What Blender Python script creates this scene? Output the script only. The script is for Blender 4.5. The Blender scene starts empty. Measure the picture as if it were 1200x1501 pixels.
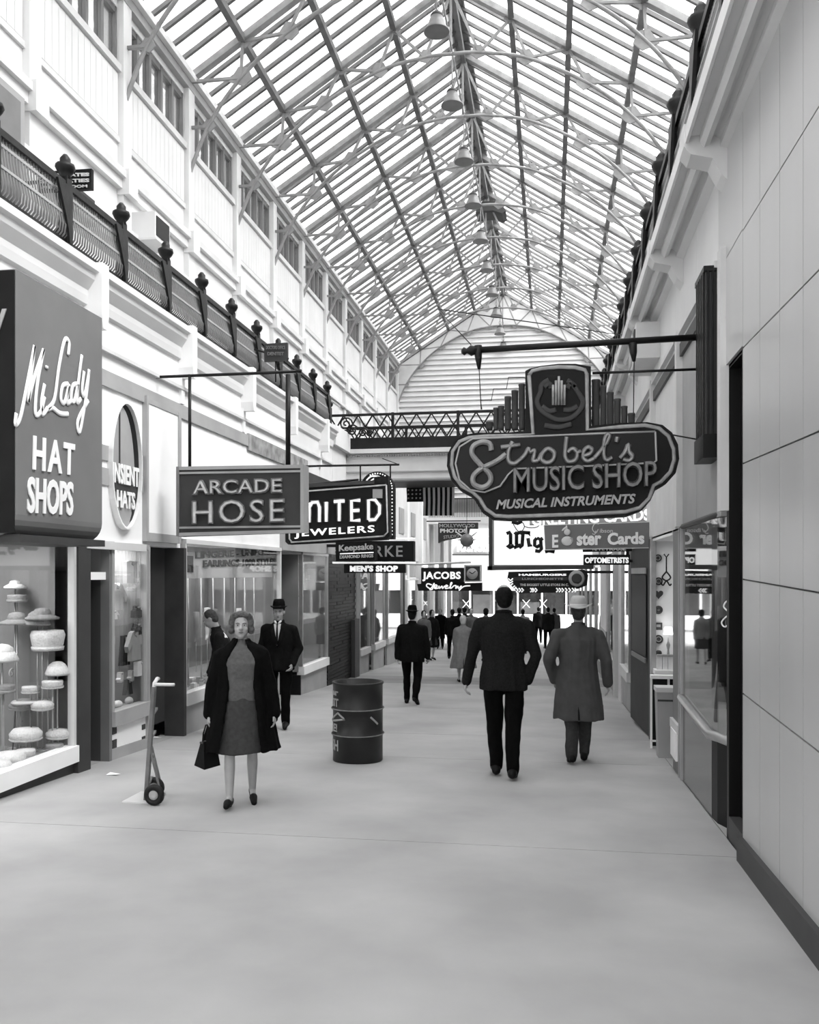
import bpy, math, random, bmesh
from mathutils import Vector, Matrix
R = random.Random(7)
PI = math.pi
# ---------- camera, sky, sun, exposure ----------
F = 1300.0; TH = math.atan(206/F); HZ = 840.0
SL = 0.0403                                   # the arcade floor falls away from the camera
sc = bpy.context.scene
cd = bpy.data.cameras.new('camera'); cam = bpy.data.objects.new('camera', cd)
sc.collection.objects.link(cam); sc.camera = cam
cd.sensor_fit = 'HORIZONTAL'; cd.sensor_width = 36; cd.lens = 36*F/1200
cd.shift_y = (HZ-750.5)/1200
cam.location = (0, 0, 1.65); cam.rotation_euler = (PI/2, 0, TH)
cd.clip_end = 400
wd = bpy.data.worlds.new('sky'); sc.world = wd; wd.use_nodes = True
bg = wd.node_tree.nodes['Background']; bg.inputs[0].default_value = (1, 1, 1, 1); bg.inputs[1].default_value = 1.6
sd = bpy.data.lights.new('sun', 'SUN'); sd.energy = 17.0; sd.angle = math.radians(28)
sun = bpy.data.objects.new('sun', sd); sc.collection.objects.link(sun)
sun.rotation_euler = Vector((-0.62, 0.18, -0.75)).to_track_quat('-Z', 'Y').to_euler()
sc.view_settings.view_transform = 'Standard'; sc.view_settings.look = 'None'
sc.view_settings.exposure = 0.32; sc.view_settings.gamma = 1.0
sc.view_settings.use_curve_mapping = False
sc.cycles.max_bounces = 8; sc.cycles.transparent_max_bounces = 16; sc.cycles.diffuse_bounces = 5

# ---------- helpers ----------
def ray(px, py):
    u = (px-600)/F; v = (HZ-py)/F
    return Vector((-math.sin(TH)+u*math.cos(TH), math.cos(TH)+u*math.sin(TH), v))
CO = Vector((0, 0, 1.65))
def atX(px, py, X): r = ray(px, py); return CO + r*(X/r.x)
def atY(px, py, Y): r = ray(px, py); return CO + r*(Y/r.y)
def fz(y): return -SL*y if y < 42 else -SL*42

MATS = {}
def mat(name, g, rough=.6, var=.12, scale=6.0, bump=.0, metal=0.0, spec=.5, emit=0, stretch=None):
    if name in MATS: return MATS[name]
    m = bpy.data.materials.new(name); m.use_nodes = True
    nt = m.node_tree; b = nt.nodes['Principled BSDF']
    b.inputs['Roughness'].default_value = rough; b.inputs['Metallic'].default_value = metal
    b.inputs['Specular IOR Level'].default_value = spec
    tc = nt.nodes.new('ShaderNodeTexCoord'); n = nt.nodes.new('ShaderNodeTexNoise')
    n.inputs['Scale'].default_value = scale; n.inputs['Detail'].default_value = 5
    if stretch:
        mp = nt.nodes.new('ShaderNodeMapping'); mp.inputs['Scale'].default_value = stretch
        nt.links.new(tc.outputs['Object'], mp.inputs['Vector']); nt.links.new(mp.outputs[0], n.inputs['Vector'])
    else: nt.links.new(tc.outputs['Object'], n.inputs['Vector'])
    cr = nt.nodes.new('ShaderNodeValToRGB')
    lo = max(0, g*(1-var)); hi = min(1, g*(1+var))
    cr.color_ramp.elements[0].position = .3; cr.color_ramp.elements[1].position = .7
    cr.color_ramp.elements[0].color = (lo, lo, lo, 1); cr.color_ramp.elements[1].color = (hi, hi, hi, 1)
    nt.links.new(n.outputs['Fac'], cr.inputs[0]); nt.links.new(cr.outputs[0], b.inputs['Base Color'])
    if bump:
        bp = nt.nodes.new('ShaderNodeBump'); bp.inputs['Strength'].default_value = bump; bp.inputs['Distance'].default_value = .02
        nt.links.new(n.outputs['Fac'], bp.inputs['Height']); nt.links.new(bp.outputs[0], b.inputs['Normal'])
    if emit:
        b.inputs['Emission Color'].default_value = (1, 1, 1, 1); b.inputs['Emission Strength'].default_value = emit
    MATS[name] = m; return m
def glassmat(name, refl=.25, tint=.9, trans=0.0):
    m = bpy.data.materials.new(name); m.use_nodes = True; nt = m.node_tree; nt.nodes.clear()
    out = nt.nodes.new('ShaderNodeOutputMaterial'); tr = nt.nodes.new('ShaderNodeBsdfTransparent')
    tr.inputs[0].default_value = (tint, tint, tint, 1)
    gl = nt.nodes.new('ShaderNodeBsdfGlossy'); gl.inputs['Roughness'].default_value = .02
    fr = nt.nodes.new('ShaderNodeFresnel'); fr.inputs[0].default_value = 1.5
    ma = nt.nodes.new('ShaderNodeMath'); ma.operation = 'ADD'; ma.inputs[1].default_value = refl; ma.use_clamp = True
    mx = nt.nodes.new('ShaderNodeMixShader')
    ge_ = nt.nodes.new('ShaderNodeNewGeometry'); io = nt.nodes.new('ShaderNodeMath'); io.operation = 'MULTIPLY_ADD'
    io.inputs[1].default_value = 1/1.5-1.5; io.inputs[2].default_value = 1.5   # same reflectance on both faces of a thin pane
    nt.links.new(ge_.outputs['Backfacing'], io.inputs[0]); nt.links.new(io.outputs[0], fr.inputs[0])
    nt.links.new(fr.outputs[0], ma.inputs[0]); nt.links.new(ma.outputs[0], mx.inputs[0])
    nt.links.new(tr.outputs[0], mx.inputs[1]); nt.links.new(gl.outputs[0], mx.inputs[2])
    last = mx
    if trans:
        tl = nt.nodes.new('ShaderNodeBsdfTranslucent'); tl.inputs[0].default_value = (.92, .92, .92, 1)
        n = nt.nodes.new('ShaderNodeTexNoise'); n.inputs['Scale'].default_value = 1.3
        tc = nt.nodes.new('ShaderNodeTexCoord'); nt.links.new(tc.outputs['Object'], n.inputs['Vector'])
        m2 = nt.nodes.new('ShaderNodeMath'); m2.operation = 'MULTIPLY_ADD'; m2.inputs[1].default_value = .3; m2.inputs[2].default_value = trans-.15
        mx2 = nt.nodes.new('ShaderNodeMixShader'); nt.links.new(n.outputs['Fac'], m2.inputs[0]); nt.links.new(m2.outputs[0], mx2.inputs[0])
        nt.links.new(mx.outputs[0], mx2.inputs[1]); nt.links.new(tl.outputs[0], mx2.inputs[2]); last = mx2
    nt.links.new(last.outputs[0], out.inputs[0]); MATS[name] = m; return m
M = dict(
    white=mat('white_paint', .86, .6, .05, 1.5), wall=mat('cream_paint', .68, .6, .07, 1.2), trim=mat('trim_paint', .62, .55, .08, 2),
    shade=mat('grey_paint', .34, .6, .12, 2), midgrey=mat('mid_grey_paint', 0.16, .5, .12, 3), dgrey=mat('dark_grey_paint', 0.05, .5, .15, 4, spec=.25),
    black=mat('black_paint', 0.004, .45, .2, 4, spec=.25), iron=mat('dark_cast_iron', 0.01, .45, .25, 9, .2, spec=.25), steel=mat('painted_truss_steel', .25, .5, .22, 5, .1),
    purl=mat('rusty_purlin_steel', 0.12, .6, .3, 3), bar=mat('glazing_bar_metal', .13, .5, .25, 3), conc=mat('worn_concrete', .36, .85, .14, 1.1, .2),
    conc2=mat('dark_concrete', .26, .85, .15, 1.6, .15), clad=mat('enamel_cladding', 0.46, .28, .07, 1.2, stretch=(1, 1, .25)),
    signg=mat('sign_grey_enamel', .055, .6, .12, 2.5, spec=.1), signd=mat('sign_dark_enamel', .014, .6, .2, 3, spec=.1), signm=mat('sign_mid_enamel', 0.17, .4, .1, 1.5, spec=.25),
    neon=mat('pale_neon_letter', .5, .4, .2, 14), letter=mat('white_letter', .85, .5, .04, 5), lit=mat('lit_sign_face', .85, .4, .02, 2, emit=.55),
    litl=mat('lit_white_letter', .85, .4, .02, 2, emit=.5),
    neond=mat('dull_neon_letter', .15, .4, .35, 14), wood=mat('stained_wood', .05, .5, .3, 3, stretch=(1, 1, .15)), alu=mat('aluminium', .42, .32, .1, 8, metal=.6),
    skin=mat('skin', 0.36, .55, .06, 14), hair=mat('dark_hair', 0.008, .6, .5, 40, .3, spec=.08), hairb=mat('brown_hair', .10, .6, .45, 45, .4, spec=.08), hairg=mat('grey_hair', .05, .6, .4, 40, .3, spec=.08),
    coat=mat('black_wool', 0.003, .9, .3, 30, .2, spec=.08), suit=mat('dark_suit_wool', 0.007, .9, .25, 30, .2, spec=.08), jack=mat('charcoal_tweed', 0.013, .9, .3, 60, .2, spec=.08),
    trench=mat('grey_gabardine', 0.075, .85, .10, 12, .1, spec=.08), tan=mat('light_coat_wool', 0.2, .9, .1, 18, .1, spec=.08), knit=mat('mid_knit', 0.1, .9, .12, 40, .3, spec=.08),
    skirt=mat('grey_skirt_wool', 0.05, .9, .15, 25, .2, spec=.08), trou=mat('black_trouser_wool', 0.003, .9, .2, 30, spec=.08), trou2=mat('grey_trouser_wool', 0.04, .9, .15, 25, spec=.08),
    shoe=mat('black_leather', .006, .5, .2, 10, spec=.15), neons=mat('sooty_neon_tube', .27, .45, .25, 14), shirt=mat('white_shirt_cotton', .75, .8, .04, 20, spec=.08), stock=mat('nylon_stocking', 0.2, .5, .05, 10),
    felt=mat('light_felt', 0.45, .9, .08, 20, spec=.08), feltd=mat('dark_felt', 0.004, .9, .2, 20, spec=.08), rub=mat('black_rubber', .012, .6, .2, 10, spec=.25),
    drum=mat('painted_drum_steel', 0.022, .4, .2, 5, .1, spec=.25), drumr=mat('worn_drum_hoop', .16, .4, .25, 14), hand=mat('worn_handtruck_paint', .14, .5, .25, 8),
    straw=mat('white_straw', .72, .8, .12, 60, .5, spec=.08), strawg=mat('grey_straw', .3, .8, .15, 60, .5, spec=.08), cloth=mat('white_cloth', .7, .9, .08, 9, .2, spec=.08), clothd=mat('dark_cloth', .05, .9, .2, 9, .2, spec=.08),
    eye=mat('eye_white', .6, .2, .02, 5), iris=mat('iris_dark', .01, .2, .02, 5), lip=mat('lip_skin', .16, .5, .05, 20), disp=mat('display_backing', .22, .8, .15, 2),
    asph=mat('street_asphalt', .3, .9, .1, 2), siding=mat('siding_paint', .66, .6, .05, 2), dirt=mat('sooty_plaster', .25, .8, .5, 5))
G = glassmat('shop_glass', .0, .95); GR = glassmat('roof_glass', .0, .84, .42); GW = glassmat('clerestory_glass', .12, .9)

def flat(o, name):
    pass
class MB:
    def __init__(s): s.v = []; s.f = []; s.sm = []
    def add(s, vs, fs, smooth=False):
        n = len(s.v); s.v += [tuple(v) for v in vs]; s.f += [tuple(i+n for i in f) for f in fs]; s.sm += [smooth]*len(fs); return s
    def box(s, x0, x1, y0, y1, z0, z1):
        return s.add([(x0,y0,z0),(x1,y0,z0),(x1,y1,z0),(x0,y1,z0),(x0,y0,z1),(x1,y0,z1),(x1,y1,z1),(x0,y1,z1)],
              [(0,3,2,1),(4,5,6,7),(0,1,5,4),(1,2,6,5),(2,3,7,6),(3,0,4,7)])
    def sbox(s, x0, x1, y0, y1, h0, h1):      # box whose bottom/top follow the sloping floor (heights above floor)
        a0, a1 = -SL*y0, -SL*y1
        return s.add([(x0,y0,a0+h0),(x1,y0,a0+h0),(x1,y1,a1+h0),(x0,y1,a1+h0),(x0,y0,a0+h1),(x1,y0,a0+h1),(x1,y1,a1+h1),(x0,y1,a1+h1)],
              [(0,3,2,1),(4,5,6,7),(0,1,5,4),(1,2,6,5),(2,3,7,6),(3,0,4,7)])
    def fbox(s, x0, x1, y0, y1, h0, z1):      # bottom h0 above floor, flat top z1
        a0, a1 = -SL*y0, -SL*y1
        return s.add([(x0,y0,a0+h0),(x1,y0,a0+h0),(x1,y1,a1+h0),(x0,y1,a1+h0),(x0,y0,z1),(x1,y0,z1),(x1,y1,z1),(x0,y1,z1)],
              [(0,3,2,1),(4,5,6,7),(0,1,5,4),(1,2,6,5),(2,3,7,6),(3,0,4,7)])
    def bar(s, p0, p1, w, h, up=(0,0,1)):
        p0 = Vector(p0); p1 = Vector(p1); d = (p1-p0).normalized(); up = Vector(up)
        if abs(d.dot(up)) > .99: up = Vector((1,0,0))
        a = d.cross(up).normalized()*w/2; b = a.cross(d).normalized()*h/2
        vs = [p0-a-b, p0+a-b, p0+a+b, p0-a+b, p1-a-b, p1+a-b, p1+a+b, p1-a+b]
        return s.add(vs, [(0,3,2,1),(4,5,6,7),(0,1,5,4),(1,2,6,5),(2,3,7,6),(3,0,4,7)][0:] )
    def tube(s, pts, r, n=8, flatten=None, closed=False, caps=True):
        pts = [Vector(p) for p in pts]; N = len(pts); rr = r if isinstance(r, (list, tuple)) else [r]*N
        rings = []; prev = None
        for i, p in enumerate(pts):
            if closed: d = (pts[(i+1)%N]-pts[i-1])
            else: d = pts[min(i+1,N-1)]-pts[max(i-1,0)]
            d = d.normalized() if d.length > 1e-9 else Vector((0,0,1))
            if flatten is not None: up = Vector(flatten)
            else: up = prev if prev is not None else (Vector((0,0,1)) if abs(d.z) < .9 else Vector((1,0,0)))
            a = d.cross(up)
            a = a.normalized() if a.length > 1e-6 else Vector((1,0,0))
            b = a.cross(d).normalized(); prev = b
            fl = .35 if flatten is not None else 1
            rings.append([p + a*rr[i]*math.cos(t*2*PI/n) + b*rr[i]*fl*math.sin(t*2*PI/n) for t in range(n)])
        vs = [v for g in rings for v in g]; fs = []
        for i in range(N if closed else N-1):
            j = (i+1) % N
            for k in range(n): fs.append((i*n+k, i*n+(k+1)%n, j*n+(k+1)%n, j*n+k))
        if caps and not closed: fs += [tuple(range(n))[::-1], tuple((N-1)*n+k for k in range(n))]
        return s.add(vs, fs, True)
    def lathe(s, prof, c=(0,0,0), n=24, axis='z', sx=1, sy=1):
        c = Vector(c); vs = []
        for r, z in prof:
            for k in range(n):
                t = 2*PI*k/n; x, y = r*math.cos(t)*sx, r*math.sin(t)*sy
                vs.append(c + (Vector((x,y,z)) if axis == 'z' else Vector((z,x,y)) if axis == 'x' else Vector((x,z,y))))
        fs = []
        for i in range(len(prof)-1):
            for k in range(n): fs.append((i*n+k, i*n+(k+1)%n, (i+1)*n+(k+1)%n, (i+1)*n+k))
        fs += [tuple(range(n))[::-1], tuple((len(prof)-1)*n+k for k in range(n))]
        return s.add(vs, fs, True)
    def ell(s, c, rx, ry, rz, n=16, m=10, rot=None):
        vs = []; fs = []; c = Vector(c)
        for i in range(m+1):
            ph = -PI/2 + PI*i/m
            for k in range(n):
                t = 2*PI*k/n
                p = Vector((rx*math.cos(ph)*math.cos(t), ry*math.cos(ph)*math.sin(t), rz*math.sin(ph)))
                vs.append(c + (rot @ p if rot else p))
        for i in range(m):
            for k in range(n): fs.append((i*n+k, i*n+(k+1)%n, (i+1)*n+(k+1)%n, (i+1)*n+k))
        return s.add(vs, fs, True)
    def cap(s, p0, p1, r0, r1, n=12):
        p0 = Vector(p0); p1 = Vector(p1); d = p1-p0; L = d.length or 1e-6; d /= L
        pts = []; rs = []
        for a in (0, .35, .7): pts.append(p0 - d*r0*math.cos(a*PI/2)); rs.append(max(r0*math.sin(a*PI/2), .001))
        pts += [p0, p1]; rs += [r0, r1]
        for a in (.7, .35, 0): pts.append(p1 + d*r1*math.cos(a*PI/2)); rs.append(max(r1*math.sin(a*PI/2), .001))
        return s.tube(pts, rs, n)
    def loft(s, secs, n=28, fold=None):       # secs: (z, rx, ry, cx, cy)
        vs = []; fs = []
        for i, q in enumerate(secs):
            z, rx, ry, cx, cy = (list(q)+[0, 0])[:5]
            for k in range(n):
                t = 2*PI*k/n; f = 1 + (fold(t, i/(len(secs)-1)) if fold else 0)
                vs.append((cx+rx*math.cos(t)*f, cy+ry*math.sin(t)*f, z))
        for i in range(len(secs)-1):
            for k in range(n): fs.append((i*n+k, i*n+(k+1)%n, (i+1)*n+(k+1)%n, (i+1)*n+k))
        fs += [tuple(range(n))[::-1], tuple((len(secs)-1)*n+k for k in range(n))]
        return s.add(vs, fs, True)
    def prismY(s, poly, y0, y1):              # polygon in x,z extruded along y
        n = len(poly); vs = [(x, y0, z) for x, z in poly] + [(x, y1, z) for x, z in poly]
        return s.add(vs, [tuple(range(n)), tuple(range(n, 2*n))[::-1]] + [(i, i+n, (i+1)%n+n, (i+1)%n) for i in range(n)])
    def prismX(s, poly, x0, x1):              # polygon in y,z extruded along x
        n = len(poly); vs = [(x0, y, z) for y, z in poly] + [(x1, y, z) for y, z in poly]
        return s.add(vs, [tuple(range(n)), tuple(range(n, 2*n))[::-1]] + [(i, i+n, (i+1)%n+n, (i+1)%n) for i in range(n)])
    def build(s, name, m, parent=None, kind=None, local=False, center=True):
        me = bpy.data.meshes.new(name)
        loc = Vector((0,0,0))
        if parent is None:
            if not local:
                xs = [v[0] for v in s.v]; ys = [v[1] for v in s.v]; zs = [v[2] for v in s.v]
                loc = Vector(((min(xs)+max(xs))/2, (min(ys)+max(ys))/2, min(zs)))
            off = loc
        else: off = Vector((0,0,0)) if local else ORG.get(parent.name, Vector((0,0,0)))
        me.from_pydata([tuple(Vector(v)-off) for v in s.v], [], s.f)
        me.polygons.foreach_set('use_smooth', s.sm)
        bm = bmesh.new(); bm.from_mesh(me); bmesh.ops.recalc_face_normals(bm, faces=bm.faces); bm.to_mesh(me); bm.free()
        me.materials.append(m); o = bpy.data.objects.new(name, me); sc.collection.objects.link(o)
        if parent is None: o.location = loc; ORG[o.name] = loc
        else: o.parent = parent; ORG[o.name] = off
        if kind: o['kind'] = kind
        return o
ORG = {}
def B(*a): return MB().box(*a)
def empty(name, loc=(0,0,0), label=None, cat=None, group=None, kind=None, parent=None, rz=0):
    o = bpy.data.objects.new(name, None); sc.collection.objects.link(o); o.location = loc; o.empty_display_size = .1
    o.rotation_euler[2] = rz
    ORG[o.name] = Vector(loc)
    tag(o, label, cat, group, kind)
    if parent is not None: o.parent = parent; o.location = Vector(loc)-ORG[parent.name]
    return o
def tag(o, label=None, cat=None, group=None, kind=None):
    for k, v in (('label', label), ('category', cat), ('group', group), ('kind', kind)):
        if v: o[k] = v
    return o
def share(me, name, m, parent, loc):          # another object on shared mesh data
    o = bpy.data.objects.new(name, me); sc.collection.objects.link(o); o.parent = parent
    o.location = Vector(loc)-ORG[parent.name]; return o
def cat_rom(pts, k=6):
    P = [Vector(p) for p in pts]; out = []
    for i in range(len(P)-1):
        a = P[max(i-1,0)]; b = P[i]; c = P[i+1]; d = P[min(i+2,len(P)-1)]
        for j in range(k):
            t = j/k; out.append(.5*((2*b)+(c-a)*t+(2*a-5*b+4*c-d)*t*t+(3*b-a-3*c+d)*t**3))
    out.append(P[-1]); return out
def text_geo(s, bold=0.0, shear=0.0, res=3, spacing=1.0):
    c = bpy.data.curves.new('t', 'FONT'); c.body = s; c.size = 1; c.offset = bold; c.shear = shear; c.resolution_u = res
    c.space_character = spacing; c.extrude = .01; c.align_x = 'CENTER'
    o = bpy.data.objects.new('t', c); sc.collection.objects.link(o)
    dg = bpy.context.evaluated_depsgraph_get(); me = o.evaluated_get(dg).to_mesh()
    vs = [tuple(v.co) for v in me.vertices]; fs = [tuple(p.vertices) for p in me.polygons]
    o.evaluated_get(dg).to_mesh_clear(); bpy.data.objects.remove(o); bpy.data.curves.remove(c)
    return vs, fs
def text(s, corners, m, parent, depth=.01, bold=0.0, shear=0.0, name='lettering', spacing=1.0, normal=None, kind=None):
    """letters fitted into a quad: corners = (lower left, lower right, upper left) in 3D"""
    vs, fs = text_geo(s, bold, shear, 3, spacing)
    a, b, c = [Vector(q) for q in corners]
    x0 = min(v[0] for v in vs); x1 = max(v[0] for v in vs); y0 = min(v[1] for v in vs); y1 = max(v[1] for v in vs)
    n = (b-a).cross(c-a).normalized()
    out = [a + (b-a)*((v[0]-x0)/(x1-x0)) + (c-a)*((v[1]-y0)/(y1-y0)) + n*(depth/2 + v[2]/.01*depth/2) for v in vs]
    mb = MB(); mb.add(out, fs); return mb.build(name, m, parent, kind)
def ptext(s, x0, y0, x1, y1, Y, m, parent, y0b=None, y1b=None, dy=-.0, **k):
    """text on a plane of constant Y seen at the photograph's measured box (x0,top y0)-(x1,bottom y1); y0b,y1b at right end"""
    y1b = y1 if y1b is None else y1b
    Y = Y+dy
    return text(s, (atY(x0, y1, Y), atY(x1, y1b, Y), atY(x0, y0, Y)), m, parent, **k)
def strokes(paths, Y, w, m, parent, name='script_lettering', smooth=True, depth=.35, n=6, wv=None):
    mb = MB()
    for p in paths:
        pts = [atY(x, y, Y) for x, y in p]
        if smooth and len(pts) > 2: pts = cat_rom(pts, 5)
        mb.tube(pts, w, n, flatten=(0,1,0))
    return mb.build(name, m, parent)
def ppoly(pts, Y, y1, m, name, parent):       # slab with measured outline, real thickness from Y to y1
    q = [atY(x, y, Y) for x, y in pts]
    return MB().prismY([(v.x, v.z) for v in q], Y, y1).build(name, m, parent)
# ================= setting =================
XL, XR = -4.65, 1.27; XUL, XUR = -5.93, 2.38; XC = (XUL+XUR)/2; BAY = 2.25; YT0 = 11.65
YS, YE = -4.1, 34.15
# floor slabs
fl = empty('floor', (0, 0, 0), kind='structure')
MB().fbox(-7.2, 3.2, YS-4, 41.6, -.16, -2.2).build('bedding', M['dgrey'], fl) if 0 else MB().sbox(-7.2, 3.2, YS-4, 41.6, -.3, -.02).build('bedding', M['dgrey'], fl)
ys = [YS-4, -1.5, 2.6, 6.2, 9.7, 11.55, 14.6, 17.3, 19.3, 21.3, 24.5, 28, 31.5, 35, 38.5, 41.6]
for i in range(len(ys)-1):
    dark = abs(ys[i]-19.3) < .1  # the slab row beneath the footbridge is darker
    for x0, x1 in ((-7.2, -4.72), (-4.712, 1.262), (1.27, 3.2)):
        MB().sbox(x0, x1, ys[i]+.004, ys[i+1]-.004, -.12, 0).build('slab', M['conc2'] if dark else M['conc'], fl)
gr = MB().box(-40, 40, 41.6, 52, -2.2, -1.70).build('street_ground', M['asph'], None, 'structure')
MB().box(-40, 40, 52, 56, -2.2, -1.56).build('sidewalk_far', M['conc'], None, 'structure')

# ---- left lower wall above the shops
wl = empty('wall_left', (0, 0, 0), kind='structure')
MB().box(-7.2, -7.0, YS-4, 41.6, -2.2, 4.5).build('wall_left_outer', M['shade'], None, 'structure'); MB().box(3.2, 3.4, YS-4, 41.6, -2.2, 4.5).build('wall_right_outer', M['shade'], None, 'structure')  # unseen outer shop walls, added to block light leaking in
MB().box(-7.2, XUL-.05, YS-4, 41.6, 4.5, 4.6).build('shell_lid_left', M['shade'], None, 'structure'); MB().box(XUR+.05, 3.4, YS-4, 41.6, 4.5, 4.6).build('shell_lid_right', M['shade'], None, 'structure')  # unseen lids over the shops, added to keep outside light out
def wallrun(w, X, sgn, y0, y1, z0, z1, m, name, t=.25):   # slab whose room face is X, going outwards
    MB().box(min(X, X+sgn*t), max(X, X+sgn*t), y0, y1, z0, z1).build(name, m, w)
bays = [8.4+2.3*k for k in range(-6, 5)] 
for a, b in zip(bays, bays[1:]+[18.7]):
    if a >= 18.6: continue
    wallrun(wl, XL, -1, a+.004, min(b, 18.7)-.004, 1.97 if a < 10.6 else 2.09, 4.5, M['white'] if a < 14.5 else M['wall'], 'fascia_panel')
MB().box(XL-.01, XL+.03, -3, 13.2, 3.62, 3.79).build('string_course', M['shade'], wl)
MB().box(XL-.01, XL+.035, 13.2, 16.6, 3.56, 3.82).build('string_course', M['dirt'], wl)
MB().box(XL-.01, XL+.05, -3, 18.6, 3.98, 4.02).build('moulding', M['trim'], wl)
MB().box(XL-.01, XL+.02, 8.35, 9.62, 2.84, 3.0).build('painted_stripe', M['shade'], wl)
MB().box(XL-.01, XL+.02, 8.35, 9.62, 2.58, 2.76).build('painted_stripe', M['shade'], wl)
MB().box(XL-.01, XL+.06, 8.3, 9.62, 1.90, 1.98).build('moulding', M['trim'], wl)
MB().box(XL-.02, XL+.06, 14.9, 18.7, 2.05, 2.55).build('sign_board', M['shade'], wl)
MB().box(XL-.02, XL+.05, 16.2, 18.7, 2.75, 3.6).build('sign_board', M['signg'], wl)
prof = [(XL, 4.34), (XL+.04, 4.36), (XL+.05, 4.44), (XL+.05, 4.50), (XL+.12, 4.60), (XL+.13, 4.66), (XL+.17, 4.68), (XL+.17, 4.75), (XUL, 4.75), (XUL, 4.5), (XL, 4.5)]
MB().prismY(prof, -3, 18.6).build('trim_1', M['wall'], None, 'structure')
for k in range(-5, 5):
    y = 8.4+2.3*k
    if y < 18.6:
        MB().prismX([(y-.07, 4.78), (y+.07, 4.78), (y+.07, 4.25), (y+.04, 4.12), (y-.04, 4.12), (y-.07, 4.25)], XL-.02, XL+.2).build('bracket', M['white'], wl)
        MB().box(XL-.01, XL+.04, y-.05, y+.05, 3.8, 4.3).build('bracket_stem', M['white'], wl)

def mirror(s, x): return x if s < 0 else (XUL+XUR)-x
# ---- upper walls with clerestory
nb = 17
def upper(s, wname):
    w = empty(wname, (0, 0, 0), kind='structure')
    def bx(x0, x1, *a):
        x0, x1 = mirror(s, x0), mirror(s, x1); return MB().box(min(x0, x1), max(x0, x1), *a)
    bx(XUL-.25, XUL, YS, YE, 4.5, 8.7).build('lower_wall', M['wall'], w)
    bx(XUL-.25, XUL, YS, YE, 9.5, 9.85).build('header', M['wall'], w)
    bx(XUL-.1, XUL+.10, YS, YE, 9.6, 9.74).build('eave_gutter', M['shade'], w)
    bx(XUL-.1, XUL+.18, YS, YE, 9.74, 9.84).build('eave_moulding', M['trim'], w)
    bx(XUL, XUL+.06, YS, YE, 8.60, 8.70).build('clerestory_sill', M['trim'], w)
    bx(XUL, XUL+.14, YS, YE, 7.12, 7.22).build('cornice_cap', M['trim'], w)
    bx(XUL, XUL+.08, YS, YE, 6.98, 7.12).build('cornice_bed', M['wall'], w)
    bx(XUL, XUL+.10, YS, YE, 6.42, 6.49).build('cornice_lower', M['trim'], w)
    for i in range(nb+1):
        y = YT0+BAY*(i-7)
        if y > YE+.1: continue
        bx(XUL-.25, XUL+.09, y-.12, y+.12, 6.4, 9.6).build('pilaster', M['wall'], w)
        bx(XUL, XUL+.18, y-.135, y+.135, 6.9, 7.25).build('pilaster_cap', M['wall'], w)
        bx(XUL, XUL+.06, y-.08, y+.08, 4.85, 6.45).build('pilaster_lower', M['wall'], w)
        if y+BAY > YE+.1: continue
        if s < 0 or i > 9:
            bd = MB()
            for j in range(13):
                yy = y+.15+j*.15
                x0, x1 = sorted((mirror(s, XUL), mirror(s, XUL+.022)))
                bd.box(x0, x1, yy+.004, yy+.146, 7.72, 8.56)
            bd.build('beadboard', M['wall'], w, 'stuff')
            bx(XUL, XUL+.035, y+.12, y+BAY-.12, 7.62, 7.70).build('panel_rail', M['trim'], w)
        wn = empty('window_%d' % (i+1+(30 if s > 0 else 0)), (mirror(s, XUL), y+BAY/2, 8.7), kind='structure')
        n = 5; a = y+.12; b = y+BAY-.12; st = (b-a)/n
        bx(XUL-.12, XUL-.02, a, b, 9.42, 9.5).build('head_rail', M['midgrey'], wn)
        for j in range(n+1):
            bx(XUL-.12, XUL-.01, a+j*st-.035, a+j*st+.035, 8.7, 9.5).build('mullion', M['midgrey'], wn)
        for j in range(n):
            bx(XUL-.07, XUL-.06, a+j*st+.035, a+(j+1)*st-.035, 8.7, 9.42).build('pane', GW, wn)
    return w
wul = upper(-1, 'wall_left_upper'); wur = upper(1, 'wall_right_upper')
# gallery doorway near left and lower gallery doors
MB().box(XUL-.02, XUL+.13, 8.0, 9.12, 4.85, 6.95).build('gallery_doorway', M['shade'], wul); MB().box(XUL+.13, XUL+.16, 7.95, 9.0, 4.85, 6.85).build('doorway_shadow_board', M['midgrey'], wul)
for yy in (5.4,):
    MB().box(XUL-.02, XUL+.03, yy, yy+.95, 4.85, 6.6).build('gallery_door', M['shade'], wul)
    MB().box(XUL+.0, XUL+.07, yy-.08, yy, 4.85, 6.7).build('door_casing', M['trim'], wul)
    MB().box(XUL+.0, XUL+.07, yy+.95, yy+1.03, 4.85, 6.7).build('door_casing', M['trim'], wul)
for k in range(10):
    yy = YT0+BAY*k+.7
    MB().box(XUL-.02, XUL+.03, yy, yy+.9, 4.85, 6.35).build('gallery_door', M['trim'], wul)
    MB().box(XUL+.0, XUL+.05, yy-.07, yy+.97, 6.35, 6.41).build('door_casing', M['trim'], wul)

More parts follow.
